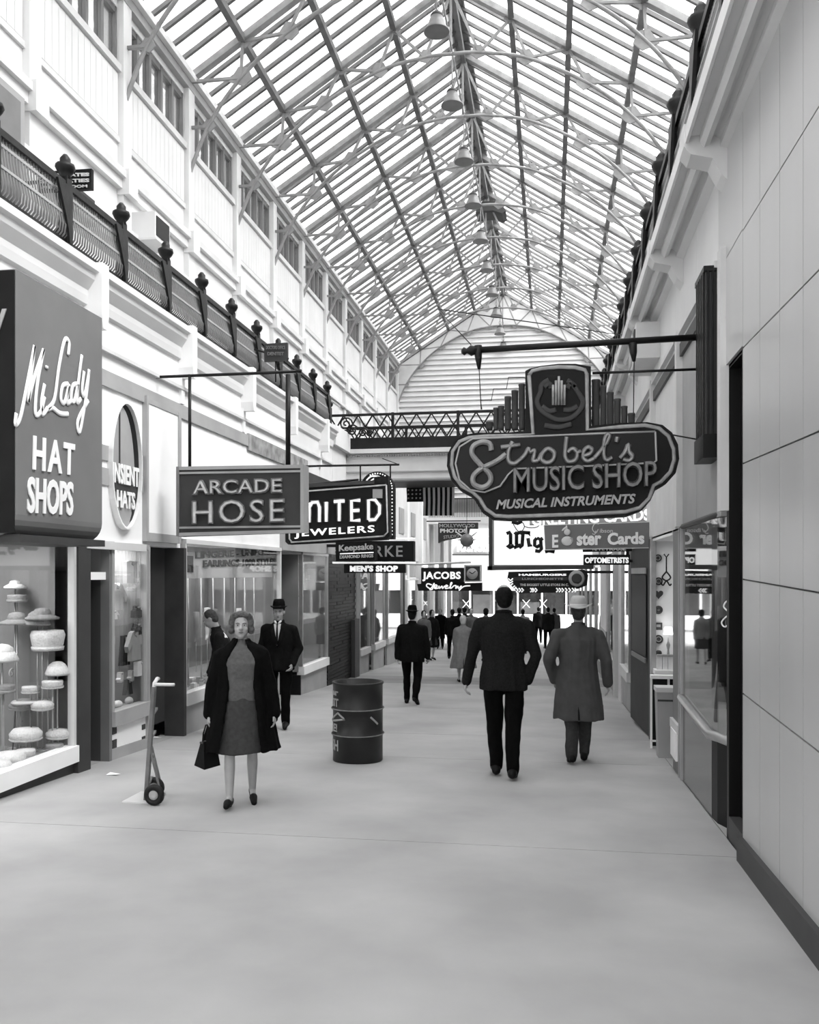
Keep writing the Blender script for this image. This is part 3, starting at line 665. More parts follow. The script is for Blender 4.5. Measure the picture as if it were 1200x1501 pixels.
# gift shop recess
gs = empty('wall_gift_recess', (XR, 10.6, fz(10.6)), kind='structure')
MB().box(XR, 2.5, 11.5, 11.56, .45, 2.05).build('display_back', M['white'], gs)
MB().fbox(XR, 2.5, 11.46, 11.56, 0, .45).build('counter_front', M['midgrey'], gs)
MB().box(XR, 2.5, 11.2, 11.5, .40, .46).build('display_counter', M['white'], gs)
MB().box(2.5, 2.56, 9.5, 11.56, -.5, 2.05).build('side_wall', M['shade'], gs)
MB().box(XR, 2.5, 9.65, 11.56, 2.05, 2.1).build('recess_ceiling', M['white'], gs)
MB().fbox(XR-.02, XR+.04, 11.44, 11.58, 0, 2.08).build('door_post', M['alu'], gs)
area('shop_fill_light', (2.0, 11.0, 2.0), 3.5, .7, .7)  # unseen fill light added to brighten the gift recess
zP = lambda py, Y: atY(965, py, Y).z
for i, (py, r, kind_) in enumerate(((818, .047, 'round'), (852, .05, 'round'), (871, .06, 'heart'), (894, .045, 'ring'), (918, .045, 'square'), (937, .055, 'scroll'), (957, .045, 'leaf'))):
    c = atY(965+ (0 if i else -1), py, 11.47)
    nm = ['round dark wall plate, topmost in the white gift display', 'plain round dark wall plate above the heart in the gift display', 'dark heart-shaped wall trivet in the gift display', 'dark ring-shaped wall plaque with light centre in the gift display', 'small square dark wall plaque in the gift display', 'round scrolled dark trivet low in the gift display', 'dark leaf-shaped ornament, lowest on the gift display wall'][i]
    t = empty('wall_plaque', (c.x, 11.49, c.z), nm, 'wall plaque')
    if kind_ in ('round', 'scroll'):
        MB().lathe([(.0, -.02), (r*.7, -.02), (r, -.03), (r, -.01), (r*.7, 0), (0, 0)], (c.x, 11.49, c.z), 18, 'y').build('disc', M['dgrey'], t)
        MB().tube([(c.x+r*.55*math.cos(a*PI/8), 11.462, c.z+r*.55*math.sin(a*PI/8)) for a in range(16)], .005, 5, closed=True).build('relief_ring', M['shade'], t)
    elif kind_ == 'ring':
        MB().tube([(c.x+r*.8*math.cos(a*PI/8), 11.475, c.z+r*.8*math.sin(a*PI/8)) for a in range(16)], .017, 8, closed=True).build('ring', M['dgrey'], t)
        MB().lathe([(0, -.01), (r*.5, -.012), (r*.5, 0), (0, 0)], (c.x, 11.49, c.z), 12, 'y').build('centre', M['shade'], t)
    elif kind_ == 'heart':
        hp = [(r*16/17*math.sin(a)**3, r*(13*math.cos(a)-5*math.cos(2*a)-2*math.cos(3*a)-math.cos(4*a))/16) for a in [2*PI*q/24 for q in range(24)]]
        MB().prismY([(c.x+x, c.z+z) for x, z in hp], 11.465, 11.49).build('heart', M['dgrey'], t)
    elif kind_ == 'square':
        MB().box(c.x-r, c.x+r, 11.465, 11.49, c.z-r, c.z+r).build('plate', M['dgrey'], t)
        MB().box(c.x-r*.6, c.x+r*.5, 11.455, 11.467, c.z-r*.2, c.z+r*.5).build('relief', M['shade'], t)
    else:
        MB().ell((c.x, 11.475, c.z), r*.9, .015, r*.8).build('leaf', M['dgrey'], t)
        MB().box(c.x-.006, c.x+.006, 11.47, 11.48, c.z-r*1.6, c.z).build('stalk', M['dgrey'], t)
# wrought iron scale hanger
c0 = atY(977, 812, 11.4); c1 = atY(977, 858, 11.4)
t = empty('iron_hanger', (c0.x, 11.45, c1.z), 'black wrought iron tong-shaped hanger on the white gift display', 'iron ornament')
L = c0.z-c1.z
MB().tube([(c0.x-.03, 11.44, c0.z), (c0.x, 11.44, c0.z-.04), (c0.x+.03, 11.44, c0.z)], .009, 6).build('fork', M['iron'], t)
MB().tube([(c0.x, 11.44, c0.z-.04), (c0.x, 11.44, c1.z+L*.42)], .009, 6).build('stem', M['iron'], t)
MB().tube(cat_rom([(c0.x, 11.44, c1.z+L*.44), (c0.x+.05, 11.44, c1.z+L*.25), (c0.x, 11.44, c1.z+L*.15), (c0.x-.05, 11.44, c1.z+L*.25), (c0.x, 11.44, c1.z+L*.44)]), .01, 6).build('loop', M['iron'], t)
MB().tube(cat_rom([(c0.x-.07, 11.44, c1.z+L*.1), (c0.x-.04, 11.44, c1.z+.0), (c0.x, 11.44, c1.z+L*.14), (c0.x+.04, 11.44, c1.z), (c0.x+.06, 11.44, c1.z+L*.05)]), .01, 6).build('hooks', M['iron'], t)
# table lamp and candelabra
c = atY(979, 930, 11.35)
t = empty('table_lamp', (c.x, 11.35, .46), 'small lit table lamp with glowing shade in the gift display', 'lamp')
b = MB().lathe([(.04, .46), (.045, .48), (.015, .5), (.02, .6), (.012, .7), (.025, .76), (.01, .8), (.01, c.z-.02)], (c.x, 11.35, 0), 12).build('base', M['shade'], t)
MB().lathe([(.045, c.z+.09), (.06, c.z-.0), (.058, c.z-.0), (.043, c.z+.09)], (c.x, 11.35, 0), 16).build('lamp_shade', mat('lit_lamp_shade', .9, .6, .02, 3, emit=2.2), t)
for i, py in enumerate((975,)):
    for j in range(3):
        c = atY(966+j*8, 975, 11.3)
        t = empty('glass_jar', (c.x, 11.3, .46), ['left', 'middle', 'right'][j]+' of three pale upright boxes on the gift counter', 'box', 'upright boxes on the gift counter')
        MB().box(c.x-.03, c.x+.03, 11.27, 11.33, .46, .64).build('box_body', M['cloth'], t); MB().box(c.x-.031, c.x+.031, 11.265, 11.331, .62, .645).build('box_lid', M['shade'], t)
        t.name = 'gift_box'
# bins on the floor before the recess
def bin_(px, Y, w, h, label, m, lid):
    c = atY(px, 1000, Y); z0 = fz(Y)
    t = empty('waste_bin', (c.x, Y, z0), label, 'bin')
    MB().add([(c.x-w*.42, Y-w*.42, z0), (c.x+w*.42, Y-w*.42, z0), (c.x+w*.42, Y+w*.42, z0), (c.x-w*.42, Y+w*.42, z0), (c.x-w/2, Y-w/2, z0+h), (c.x+w/2, Y-w/2, z0+h), (c.x+w/2, Y+w/2, z0+h), (c.x-w/2, Y+w/2, z0+h)],
       [(0,3,2,1),(4,5,6,7),(0,1,5,4),(1,2,6,5),(2,3,7,6),(3,0,4,7)]).build('body', m, t)
    MB().box(c.x-w*.54, c.x+w*.54, Y-w*.54, Y+w*.54, z0+h, z0+h+.05).build('rim', lid, t)
    MB().box(c.x-w*.47, c.x+w*.47, Y-w*.47-.01, Y-w*.45, z0+h*.86, z0+h*.89).build('band', M['dgrey'], t)
bin_(977, 10.3, .24, .74, 'tall tapered grey waste bin in the gift shop recess', M['shade'], M['trim'])
t = empty('bin_stand', (1.42, 10.75, fz(10.75)), 'white framed open stand with black back behind the grey bin', 'stand')
x0 = atY(954, 1000, 10.9).x
for xx in (x0, x0+.2):
    MB().box(xx-.012, xx+.012, 10.88, 10.9, fz(10.9), .40).build('frame_leg', M['white'], t)
MB().box(x0-.012, x0+.3, 10.8, 10.92, .40, .44).build('top', M['white'], t)
MB().box(x0, x0+.3, 10.95, 10.98, fz(10.95)+.02, .40).build('back', M['black'], t)
MB().box(x0, x0+.3, 10.88, 10.9, fz(10.9)+.08, fz(10.9)+.10).build('rail', M['white'], t)
# panelled door standing ajar beyond
d5 = empty('door_5', (1.3, 12.5, fz(12.5)), kind='structure')
a = atY(924, 900, 13.4); b = Vector((XR, 11.7, 0)); a.z = 0
def leaf(p, q, z0, z1, t=.04):
    d = (q-p).normalized(); n = Vector((-d.y, d.x, 0))*t
    return MB().add([(p.x, p.y, z0), (q.x, q.y, z0), (q.x, q.y, z1), (p.x, p.y, z1), (p.x+n.x, p.y+n.y, z0), (q.x+n.x, q.y+n.y, z0), (q.x+n.x, q.y+n.y, z1), (p.x+n.x, p.y+n.y, z1)],
       [(0,1,2,3),(7,6,5,4),(0,4,5,1),(1,5,6,2),(2,6,7,3),(3,7,4,0)])
leaf(b, a, fz(12.5)+.04, 2.0, -.04).build('door_leaf', M['signg'], d5)
nn = Vector((0, -.02, 0)); q0 = b.lerp(a, .15)+Vector((-.012, -.01, 0)); q1 = b.lerp(a, .85)+Vector((-.012, -.01, 0))
leaf(q0, q1, .55, 1.62, .006).build('door_light', M['black'], d5)
leaf(q0, q1, .47, .53, .02).build('push_rail', M['midgrey'], d5)
leaf(q0, q1, 1.64, 1.72, .02).build('upper_rail', M['shade'], d5)
MB().fbox(XR-.02, XR+.1, 11.58, 11.72, 0, 2.08).build('door_post', M['dgrey'], d5)
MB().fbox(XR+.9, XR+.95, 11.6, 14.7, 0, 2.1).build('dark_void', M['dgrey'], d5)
# optician and the rest of the right row
showcase(81, 14.6, 16.1, .05, 2.05, .9, 'alu', 'shade', 'trim', X=XR, s=1, light=6)
MB().fbox(XR-.03, XR+.1, 16.15, 16.75, 0, 2.1).build('white_post', M['trim'], wr)
MB().fbox(XR+.5, XR+.55, 16.8, 18.0, 0, 2.1).build('shop_door', M['signg'], wr)
MB().fbox(XR-.08, XR+.03, 17.2, 17.35, 0, 2.1).build('white_post', M['trim'], wr)
showcase(82, 18.2, 20.0, -.1, 2.05, .9, 'alu', 'shade', 'trim', X=XR, s=1, light=6)
MB().fbox(XR-.05, XR+.1, 20.1, 22.2, 0, .35).build('pier_base', M['signm'], wr)
MB().box(XR-.05, XR+.1, 20.1, 22.2, .35, 2.3).build('pier_upper', M['trim'], wr)
kk = 83
for y0, y1 in ((22.6, 25), (25.6, 28.5), (29, 32), (33, 36), (36.5, 40)):
    showcase(kk, y0, y1, -.4, 1.8, .9, 'alu', 'midgrey', 'trim', X=XR, s=1, light=6); kk += 1
for a, b in ((20.2, 24), (24, 28), (28, 34), (34, 41.3)): MB().box(XR, XR+.25, a+.004, b-.004, 1.9 if a > 22 else 2.3, 4.5).build('fascia_panel', M['trim'], wr)
MB().box(XR+.95, XR+1.0, 14.5, 41.5, -2, 2.2).build('wall_shops_rear_right', M['shade'], None, 'structure')

# ================= street beyond the far end =================
bu = empty('building_across', (-2, 56, -1.7), 'white shop building across the street beyond the far arcade entrance', 'building')
MB().box(-18, 14, 56, 57, .55, 4.0).build('upper_wall', M['white'], bu)
MB().box(-18, 14, 56, 57, 4.0, 11).build('top_wall', M['trim'], bu)
MB().box(-18, 14, 56, 56.6, -1.7, -.95).build('bulkhead', M['white'], bu)
MB().box(-18, 14, 57, 57.1, -1.7, .6).build('shop_back', M['signg'], bu)
for i in range(20):
    x = -15.5+i*1.5
    MB().box(x-.05, x+.05, 55.97, 56.1, -.95, .55).build('mullion', M['white'], bu)
    w = MB().box(x+.05, x+1.45, 56.15, 56.17, -.95, .55).build('window', G, bu)
    MB().box(x+.15, x+1.35, 56.5, 56.6, -.95, .2+R.uniform(-.5, .3)).build('window_display', M['signm' if i % 2 else 'dgrey'], w)
for px in (683, 771, 796):
    c = atY(px, 885, 55.9)
    m1 = MB(); m1.bar((c.x-.22, 55.93, c.z-.25), (c.x+.22, 55.93, c.z+.25), .035, .02, (0,1,0)); m1.bar((c.x-.22, 55.92, c.z+.25), (c.x+.22, 55.92, c.z-.25), .035, .02, (0,1,0))
    m1.build('painted_cross', M['white'], bu)
# ================= signs =================
def S(name, px, py, Y, label, cat='sign', group=None):
    p = atY(px, py, Y); return empty(name, (p.x, Y, p.z), label, cat, group)
# --- Mi Lady sign, long side parallel to the wall
t = empty('shop_sign', (-4.4, 7.1, 1.95), 'tall grey box sign with white hat-shop lettering over the near left window', 'sign')
xs = -4.2; prf = []
for i in range(7):
    a = PI/2*i/6; prf.append((xs-.16+.16*math.cos(-a), 2.12-.17*math.sin(a)))
prf = [(xs, 4.07)] + prf + [(XL, 1.95), (XL, 4.07)]
MB().prismY(prf, 6.48, 7.86).build('body', M['signm'], t)
MB().box(XL, xs-.005, 6.47, 6.48, 1.97, 4.06).build('end_plate', M['signd'], t)
MB().box(XL-.05, xs+.03, 6.5, 7.86, 1.90, 1.96).build('base_trim', M['dgrey'], t)
def onS(px, py): return atX(px, py, xs+.008)
def wall_strokes(paths, w, m, par, name):
    mb = MB()
    for p in paths:
        pts = [onS(x, y) for x, y in p]; pts = cat_rom(pts, 5) if len(pts) > 2 else pts
        r = w if not isinstance(w, list) else w
        mb.tube(pts, w, 6, flatten=(1,0,0))
    return mb.build(name, m, par)
sx, sy = 300/1126, 400/1501
def cz(L): return [(x*sx, 350+y*sy) for x, y in L]
wall_strokes([cz(p) for p in ([(90, 960), (85, 1020), (110, 990), (140, 850), (190, 590)], [(190, 590), (175, 720), (155, 900)], [(155, 900), (190, 760), (240, 610)], [(240, 610), (205, 800), (195, 960), (225, 950), (245, 870)],
   [(245, 800), (228, 900), (235, 965), (262, 930)], [(258, 700), (257, 715)],
   [(375, 640), (380, 570), (355, 560), (325, 700), (300, 880), (265, 935), (290, 930), (330, 960), (375, 965)],
   [(375, 800), (345, 810), (335, 880), (355, 900), (378, 810)], [(380, 800), (368, 900), (392, 890)],
   [(425, 800), (400, 810), (392, 880), (410, 890), (428, 800)], [(450, 640), (430, 800), (425, 900), (445, 880)],
   [(462, 730), (452, 830), (465, 860), (490, 730)], [(490, 720), (475, 860), (440, 1060), (428, 1000), (485, 890)])], .023, M['letter'], t, 'script_lettering')
def xtext(s, q, m, par, X, **k):   # q = pixel (x0,bottom-left y),(x1,bottom-right y),(x0,top-left y)
    return text(s, (atX(*q[0], X), atX(*q[1], X), atX(*q[2], X)), m, par, **k)
xtext('HAT', ((47, 688), (108, 697), (48, 638)), M['letter'], t, xs+.004, bold=.025, spacing=1.25)
xtext('SHOPS', ((39, 752), (106, 756), (40, 698)), M['letter'], t, xs+.004, bold=.03)
text('y', (Vector((-4.38, 6.465, 3.55)), Vector((-4.265, 6.465, 3.55)), Vector((-4.38, 6.465, 3.75))), M['shade'], t, bold=.03)
# --- oval porthole with broken lettering
t = empty('oval_sign', (XL, 9.15, 2.14), 'oval recessed sign with ragged white letters left of the tall blank white panel', 'sign')
ov = [(9.15+.34*math.cos(2*PI*i/32), 2.83+.68*math.sin(2*PI*i/32)) for i in range(32)]
MB().prismX(ov, XL+.0, XL+.025).build('ground', M['shade'], t)
mb = MB()
for i in range(32):
    a, b = ov[i], ov[(i+1) % 32]
    sh = lambda p, f: (9.15+(p[0]-9.15)*f, 2.83+(p[1]-2.83)*f)
    q = [a, b, sh(b, 1.03), sh(a, 1.03)]
    mb.prismX(q, XL, XL+.07)
mb.build('rim', M['white'], t)
inner = []
for i in range(17):
    a = -PI/3+i*(PI*.95)/16; inner.append((9.15+.335*math.cos(a), 2.83+.675*math.sin(a)))
inn2 = [(y-.05-.05*math.sin(i/16*PI), z-.03) for i, (y, z) in enumerate(inner)][::-1]
mb = MB()
for i in range(16): mb.prismX([inner[i], inner[i+1], inn2[15-i], inn2[16-i]], XL+.025, XL+.03)
mb.build('dark_crescent', M['black'], t)
MB().box(XL+.02, XL+.035, 9.02, 9.04, 2.8, 3.4).build('vertical_seam', M['dgrey'], t)
text('INSIENT', (Vector((XL+.04, 8.84, 2.62)), Vector((XL+.04, 9.46, 2.62)), Vector((XL+.04, 8.84, 2.84))), M['letter'], t, bold=.03)
text('HATS', (Vector((XL+.04, 8.94, 2.36)), Vector((XL+.04, 9.36, 2.36)), Vector((XL+.04, 8.94, 2.55))), M['letter'], t, bold=.03)
MB().box(XL+.026, XL+.034, 8.86, 9.42, 2.53, 2.64).build('dark_patch', M['dgrey'], t)
# --- tall white blank panel
t = empty('blank_panel', (XL, 10.08, 2.02), 'tall blank white panel in a grey frame above the grey double door', 'sign panel')
MB().box(XL-.02, XL+.045, 9.68, 10.52, 2.12, 3.62).build('face', M['white'], t)
for q in ((9.63, 9.68, 2.02, 3.7), (10.52, 10.6, 2.02, 3.66)): MB().box(XL-.03, XL+.06, *q).build('frame_upright', M['shade'], t)
MB().box(XL-.03, XL+.055, 9.68, 10.52, 2.02, 2.12).build('frame_rail', M['shade'], t); MB().box(XL-.03, XL+.055, 9.68, 10.52, 3.62, 3.68).build('frame_rail', M['shade'], t)
# --- Arcade Hose
Y = 9.9
t = S('hanging_sign', 350, 786, Y, 'rectangular grey neon hosiery sign hanging from a pipe over the left walk', )
def slab_px(x0, y0, x1, y1, Y, th, m, name, par, y0b=None, y1b=None):
    y0b = y0 if y0b is None else y0b; y1b = y1 if y1b is None else y1b
    return ppoly([(x0, y0), (x1, y0b), (x1, y1b), (x0, y1)], Y, Y+th, m, name, par)
slab_px(260, 684, 443, 786, Y, .20, M['signg'], 'body', t, 681, 780)
for a, b, c, d in ((684, 689, 681, 686), (692, 695, 689, 692), (772, 775, 770, 773), (781, 786, 776, 781)):
    slab_px(259, a, 444, b, Y-.015, .03, M['shade'], 'edge_band', t, c, d)
slab_px(258, 684, 262, 786, Y-.02, .22, M['midgrey'], 'end_cap', t); slab_px(440, 681, 445, 780, Y-.02, .22, M['shade'], 'end_cap', t)
ptext('ARCADE', 283, 704, 414, 726, Y, M['neond'], t, y1b=723, bold=.05, depth=.03, dy=-.015, spacing=1.05)
ptext('ARCADE', 285, 706, 412, 724, Y, M['neon'], t, y1b=721, bold=-.008, depth=.03, dy=-.04, spacing=1.1, name='neon_tube')
ptext('HOSE', 282, 734, 418, 769, Y, M['neond'], t, y1b=766, bold=.02, depth=.03, dy=-.015, spacing=1.15)
ptext('HOSE', 284, 736, 416, 767, Y, M['neon'], t, y1b=764, bold=-.012, depth=.03, dy=-.04, spacing=1.19, name='neon_tube')
pp = [atY(x, y, Y+.1) for x, y in ((200, 554), (222, 553), (300, 550), (380, 547), (438, 544))]; pp[0].x = XL
MB().tube(pp, .018, 8).build('support_pipe', M['iron'], t)
for x in (278, 422): MB().tube([atY(x, 549, Y+.1), atY(x, 685, Y+.1)], [.02]*2 if x < 400 else [.03]*2, 8).build('drop_rod', M['iron'], t)
MB().lathe([(.03, -.02), (.04, 0), (.03, .02)], atY(438, 544, Y+.1), 8).build('end_knob', M['iron'], t)
# --- United Jewelers
Y = 12.6
t = S('hanging_sign', 495, 795, Y, 'black neon jewelers sign overlapped by the grey hosiery sign')
ppoly([(418, 712), (548, 707), (548, 699), (568, 698), (571, 786), (566, 791), (422, 798), (418, 794)], Y, Y+.2, M['signd'], 'body', t)
strokes([[(424, 722), (566, 711)], [(566, 711), (568, 780), (562, 786)], [(562, 786), (426, 795)], [(424, 722), (424, 790), (428, 795)]], Y-.01, .012, M['neon'], t, 'border_tube', smooth=False)
slab_px(420, 711, 548, 716, Y-.02, .04, M['dgrey'], 'top_rail', t, 704, 709)
slab_px(546, 717, 560, 730, Y-.03, .04, M['shade'], 'bracket_box', t)
def let(ps, x, w, y0=738, y1=767): return [[(x+w*a, y1+(y0-y1)*b-(x+w*a-425)*.042) for a, b in p] for p in ps]
ul = let([[(0, 1), (0, .25), (.2, 0), (.8, 0), (1, .25), (1, 1)]], 424, 14) + let([[(0, 0), (0, 1)], [(0, .75), (.3, 1), (.8, 1), (1, .75), (1, 0)]], 453, 15) + let([[(0, 0), (0, 1)]], 478, 1) + let([[(0, 1), (1, 1)], [(.5, 1), (.5, 0)]], 489, 16) + let([[(1, 1), (0, 1), (0, 0), (1, 0)], [(0, .5), (.9, .5)]], 515, 13) + let([[(0, 0), (0, 1), (.6, 1), (1, .7), (1, .3), (.6, 0), (0, 0)]], 540, 16)
strokes(ul, Y-.01, .040, M['neond'], t, 'letter_back', smooth=False)
strokes(ul, Y-.03, .022, M['litl'], t, 'neon_tube', smooth=False)
ptext('JEWELERS', 432, 777, 549, 790, Y, M['litl'], t, y1b=783, bold=.015, depth=.03, dy=-.03, spacing=1.2, name='neon_tube')
MB().tube([Vector((XL, Y+.1, atY(445, 712, Y).z)), atY(445, 711, Y+.1), atY(525, 703, Y+.1)], .016, 6).build('support_pipe', M['iron'], t)
# --- Keepsake marquee arch
Y = 15.0
t = S('marquee_sign', 552, 790, Y, 'arch-topped black marquee sign edged with small bulbs behind the jewelers sign')
def archp(x0, x1, ytop, ybot, yc):
    cx = (x0+x1)/2; r = (x1-x0)/2
    return [(x0, ybot)] + [(cx-r*math.cos(PI*i/14), yc-(yc-ytop)*math.sin(PI*i/14)) for i in range(15)] + [(x1, ybot)]
ppoly(archp(528, 577, 691, 790, 716), Y, Y+.2, M['signd'], 'body', t)
strokes([archp(534, 564, 697, 745, 716)], Y-.01, .014, M['neon'], t, 'outer_tube')
strokes([[(537, 704), (545, 698), (556, 701)], [(540, 708), (548, 702), (553, 706)]], Y-.02, .012, M['litl'], t, 'crest_script')
mb = MB()
for i in range(26):
    if i < 12: a = PI*.35+PI*.65*i/12; x, y = 552.5-22*math.cos(a), 716-22*math.sin(a)
    else: x, y = 574.5, 716+(i-12)*5.2
    p = atY(x, y, Y-.012); mb.ell(p, .013, .013, .013, 6, 4)
mb.build('bulbs', M['litl'], t, 'stuff')
MB().tube([Vector((XL, Y+.1, atY(465, 683, Y).z)), atY(465, 683, Y+.1), atY(585, 681, Y+.1)], .02, 6).build('support_pipe', M['iron'], t)
for x in (528, 572): MB().tube([atY(x, 682, Y+.1), atY(x, 712, Y+.1)], .014, 6).build('drop_rod', M['iron'], t)
MB().tube([atY(585, 681, Y+.1), atY(560, 672, Y+.1)], .008, 5).build('guy_wire', M['iron'], t)
# --- Keepsake / Burke Men's Shop
Y = 17.9
t = S('hanging_sign', 550, 824, Y, "long black sign between two white tubes, with a men's shop strip hanging below")
slab_px(492, 793, 606, 823, Y, .25, M['signd'], 'body', t)
slab_px(525, 788, 606, 791, Y-.02, .2, M['litl'], 'top_tube', t, 788, 790); slab_px(487, 823.5, 607, 826, Y-.02, .2, M['litl'], 'bottom_tube', t)
ptext('RKE', 549, 800, 590, 816, Y, M['shade'], t, bold=.01, depth=.03, dy=-.02, spacing=1.2)
ptext('Keepsake', 497, 799, 547, 811, Y-.4, M['neon'], t, y1b=808, bold=.02, depth=.03)
slab_px(498, 811, 547, 812.5, Y-.42, .03, M['litl'], 'script_rule', t, 809, 810.5)
ptext('DIAMOND RINGS', 498, 814, 547, 819, Y-.4, M['neon'], t, y1b=817, bold=.03, depth=.02)
slab_px(494, 797, 549, 821, Y-.36, .3, M['signd'], 'script_panel', t)
slab_px(504, 826.5, 594, 840, Y+.02, .12, M['black'], 'lower_panel', t)
ptext("MEN'S SHOP", 513, 829, 583, 838, Y, M['litl'], t, bold=.05, depth=.03, spacing=1.1)
p0 = atY(494, 800, Y+.1); MB().box(XL-.1, p0.x+.05, Y+.05, Y+.15, p0.z-.03, p0.z+.03).build('wall_arm', M['iron'], t)
# reflected/hung letters inside the men's shop glass
ptext('L', 594, 843, 600, 850, 21.2, M['litl'], t, bold=.05, depth=.02)
# --- Jacobs Jewelry
Y = 27.0
t = S('hanging_sign', 655, 865, Y, 'black jewelry sign with script lettering and a square clock at its right end')
slab_px(617, 832, 680, 856, Y, .3, M['signd'], 'body', t); ppoly([(611, 856), (706, 854), (706, 866), (613, 866)], Y, Y+.3, M['signd'], 'script_panel', t)
ptext('JACOBS', 619, 838, 675, 852, Y, M['litl'], t, bold=.035, depth=.03, dy=-.02, spacing=1.1)
P5 = lambda L: [(560+x/5.772, 640+y/5.772) for x, y in L]
strokes([P5(q) for q in ([(420, 1255), (385, 1245), (375, 1265), (410, 1285), (440, 1240), (425, 1290), (400, 1295)], [(440, 1285), (465, 1265), (450, 1255), (445, 1285), (480, 1280)], [(480, 1262), (485, 1285), (505, 1265), (510, 1285), (530, 1262)],
   [(530, 1275), (555, 1265), (540, 1258), (535, 1285), (565, 1280)], [(565, 1285), (590, 1240), (580, 1240), (578, 1285), (605, 1262)], [(605, 1262), (625, 1262), (622, 1285), (640, 1265), (645, 1285), (670, 1262)], [(670, 1262), (660, 1290), (650, 1300), (690, 1268), (745, 1262)])], Y-.02, .018, M['litl'], t, 'script_lettering')
ck = slab_px(680, 828, 705, 853, Y-.03, .33, M['trim'], 'clock_case', t)
slab_px(682, 830, 703, 851, Y-.05, .03, M['signg'], 'clock_plate', ck)
c = atY(692, 841, Y-.07)
MB().lathe([(0, -.02), (.17, -.02), (.17, 0), (0, 0)], c, 20, 'y').build('clock_dial', M['shade'], ck)
m1 = MB(); m1.bar(c+Vector((0, -.03, 0)), c+Vector((-.09, -.03, .06)), .025, .01, (0,1,0)); m1.bar(c+Vector((0, -.03, 0)), c+Vector((.10, -.03, .08)), .02, .01, (0,1,0)); m1.build('clock_hands', M['black'], ck)
MB().tube([Vector((XL, Y+.1, atY(615, 826, Y).z)), atY(615, 827, Y+.1), atY(690, 824, Y+.1)], .04, 6).build('support_pipe', M['trim'], t)
# --- Hollywood Photos
Y = 33.2
t = S('hanging_sign', 670, 790, Y, 'dark notched photo studio sign below the far balcony')
ppoly([(642, 766), (700, 766), (700, 775), (688, 775), (686, 786), (652, 792), (642, 796)], Y, Y+.3, M['signg'], 'body', t)
ptext('HOLLYWOOD', 644, 768, 696, 773, Y, M['shade'], t, bold=.02, depth=.04, dy=-.02)
ptext('PHOTOS', 645, 775, 684, 781, Y, M['trim'], t, bold=.04, depth=.04, dy=-.02)
ptext('STUDIO', 650, 785, 672, 790, Y, M['shade'], t, y1b=788, bold=.02, depth=.04, dy=-.02)
p0 = atY(642, 764, Y+.1); MB().bar((XL, Y+.1, p0.z), (atY(704, 764, Y).x, Y+.1, p0.z), .04, .04).build('support_pipe', M['iron'], t)
# --- sputnik ball ornament
Y = 25
t = S('starburst_ornament', 684, 795, Y, 'round ornament with white spikes hanging over the far left walk')
c = atY(684, 792, Y); r = .19
MB().ell(c, r, r, r, 20, 12).build('ball', M['midgrey'], t)
for a in (90, 38, 142, 5, 175, -60, -120, -90): 
    d = Vector((math.cos(math.radians(a)), -.3 if abs(a) < 100 else .1, math.sin(math.radians(a)))).normalized()
    MB().tube([c+d*r*.95, c+d*(r+(.22 if a in (90, 38, 142) else .1))], [.03, .012], 6).build('spike', M['letter'], t)
MB().tube([c+Vector((0, 0, r)), Vector((c.x, Y, 4.35))], .006, 4).build('hanging_wire', M['iron'], t)
MB().tube([(XL, Y, 4.42), (c.x, Y, 4.35), (XR, Y, 4.42)], .006, 4).build('span_wire', M['iron'], t)
# --- Nichols store sign across the street
Y = 55.6
t = S('store_sign', 697, 813, Y, 'long sign with white capitals on the building across the street')
slab_px(664, 796, 735, 812, Y, .25, M['shade'], 'body', t); slab_px(660, 812, 740, 814, Y-.1, .34, M['dgrey'], 'lower_edge', t)
ptext('NICHOLS', 670, 797, 719, 809, Y, M['lit'], t, bold=.08, depth=.1, dy=-.05)
MB().box(-9.5, -3, 55.86, 55.98, 3.0, 3.9).build('awning_panel', M['wall'], t)
# --- flag
Y = 22.1
t = S('flag', 632, 755, Y, 'striped flag hanging vertically under the footbridge', 'flag')
x0, x1 = 620, 665; n = 13; 
cl = MB(); c2 = MB()
a = atY(598, 703, Y); b = atY(672, 703, Y); zt0 = atY(640, 703, Y).z; zb = atY(640, 756, Y).z
W = b.x-a.x; st = []
for i in range(13):
    xa = atY(620, 703, Y).x + i*.117/2.0*1.0; 
xs0 = atY(620, 703, Y).x; sw = (atY(627, 703, Y).x-xs0)/2
def wavy(xa, xb, z0, z1, name, m):
    mb = MB(); vs = []; fs = []; N = 8
    for i in range(N+1):
        z = z1+(z0-z1)*i/N; dy = .03*math.sin(i*.9+xa*3); k = 1+.02*i
        for x in (xa, xb): vs += [(x, Y+dy, z), (x, Y+dy+.012, z)]
    for i in range(N):
        p = i*4; fs += [(p, p+2, p+6, p+4), (p+1, p+5, p+7, p+3), (p, p+4, p+5, p+1), (p+2, p+3, p+7, p+6)]
    fs += [(0, 1, 3, 2), (N*4, N*4+2, N*4+3, N*4+1)]
    return mb.add(vs, fs).build(name, m, t)
for i in range(13): wavy(xs0+i*sw, xs0+(i+1)*sw, zb, zt0, 'stripe', M['signd'] if i % 2 else M['wall'])
can = wavy(xs0-.42, xs0, zt0-.55, zt0, 'canton', M['signd'])
mb = MB()
for i in range(4):
    for j in range(5):
        c = Vector((xs0-.37+i*.1, Y-.035, zt0-.06-j*.1)); mb.prismY([(c.x+.03*math.cos(PI/2+k*PI/5)*(1 if k % 2 == 0 else .4), c.z+.03*math.sin(PI/2+k*PI/5)*(1 if k % 2 == 0 else .4)) for k in range(10)], Y-.045, Y-.03)
mb.build('stars', M['trim'], can)
MB().tube([(xs0-1.0, Y, zt0-.13), (xs0+1.1, Y, zt0-.12)], .02, 6).build('flag_pole', M['iron'], t)
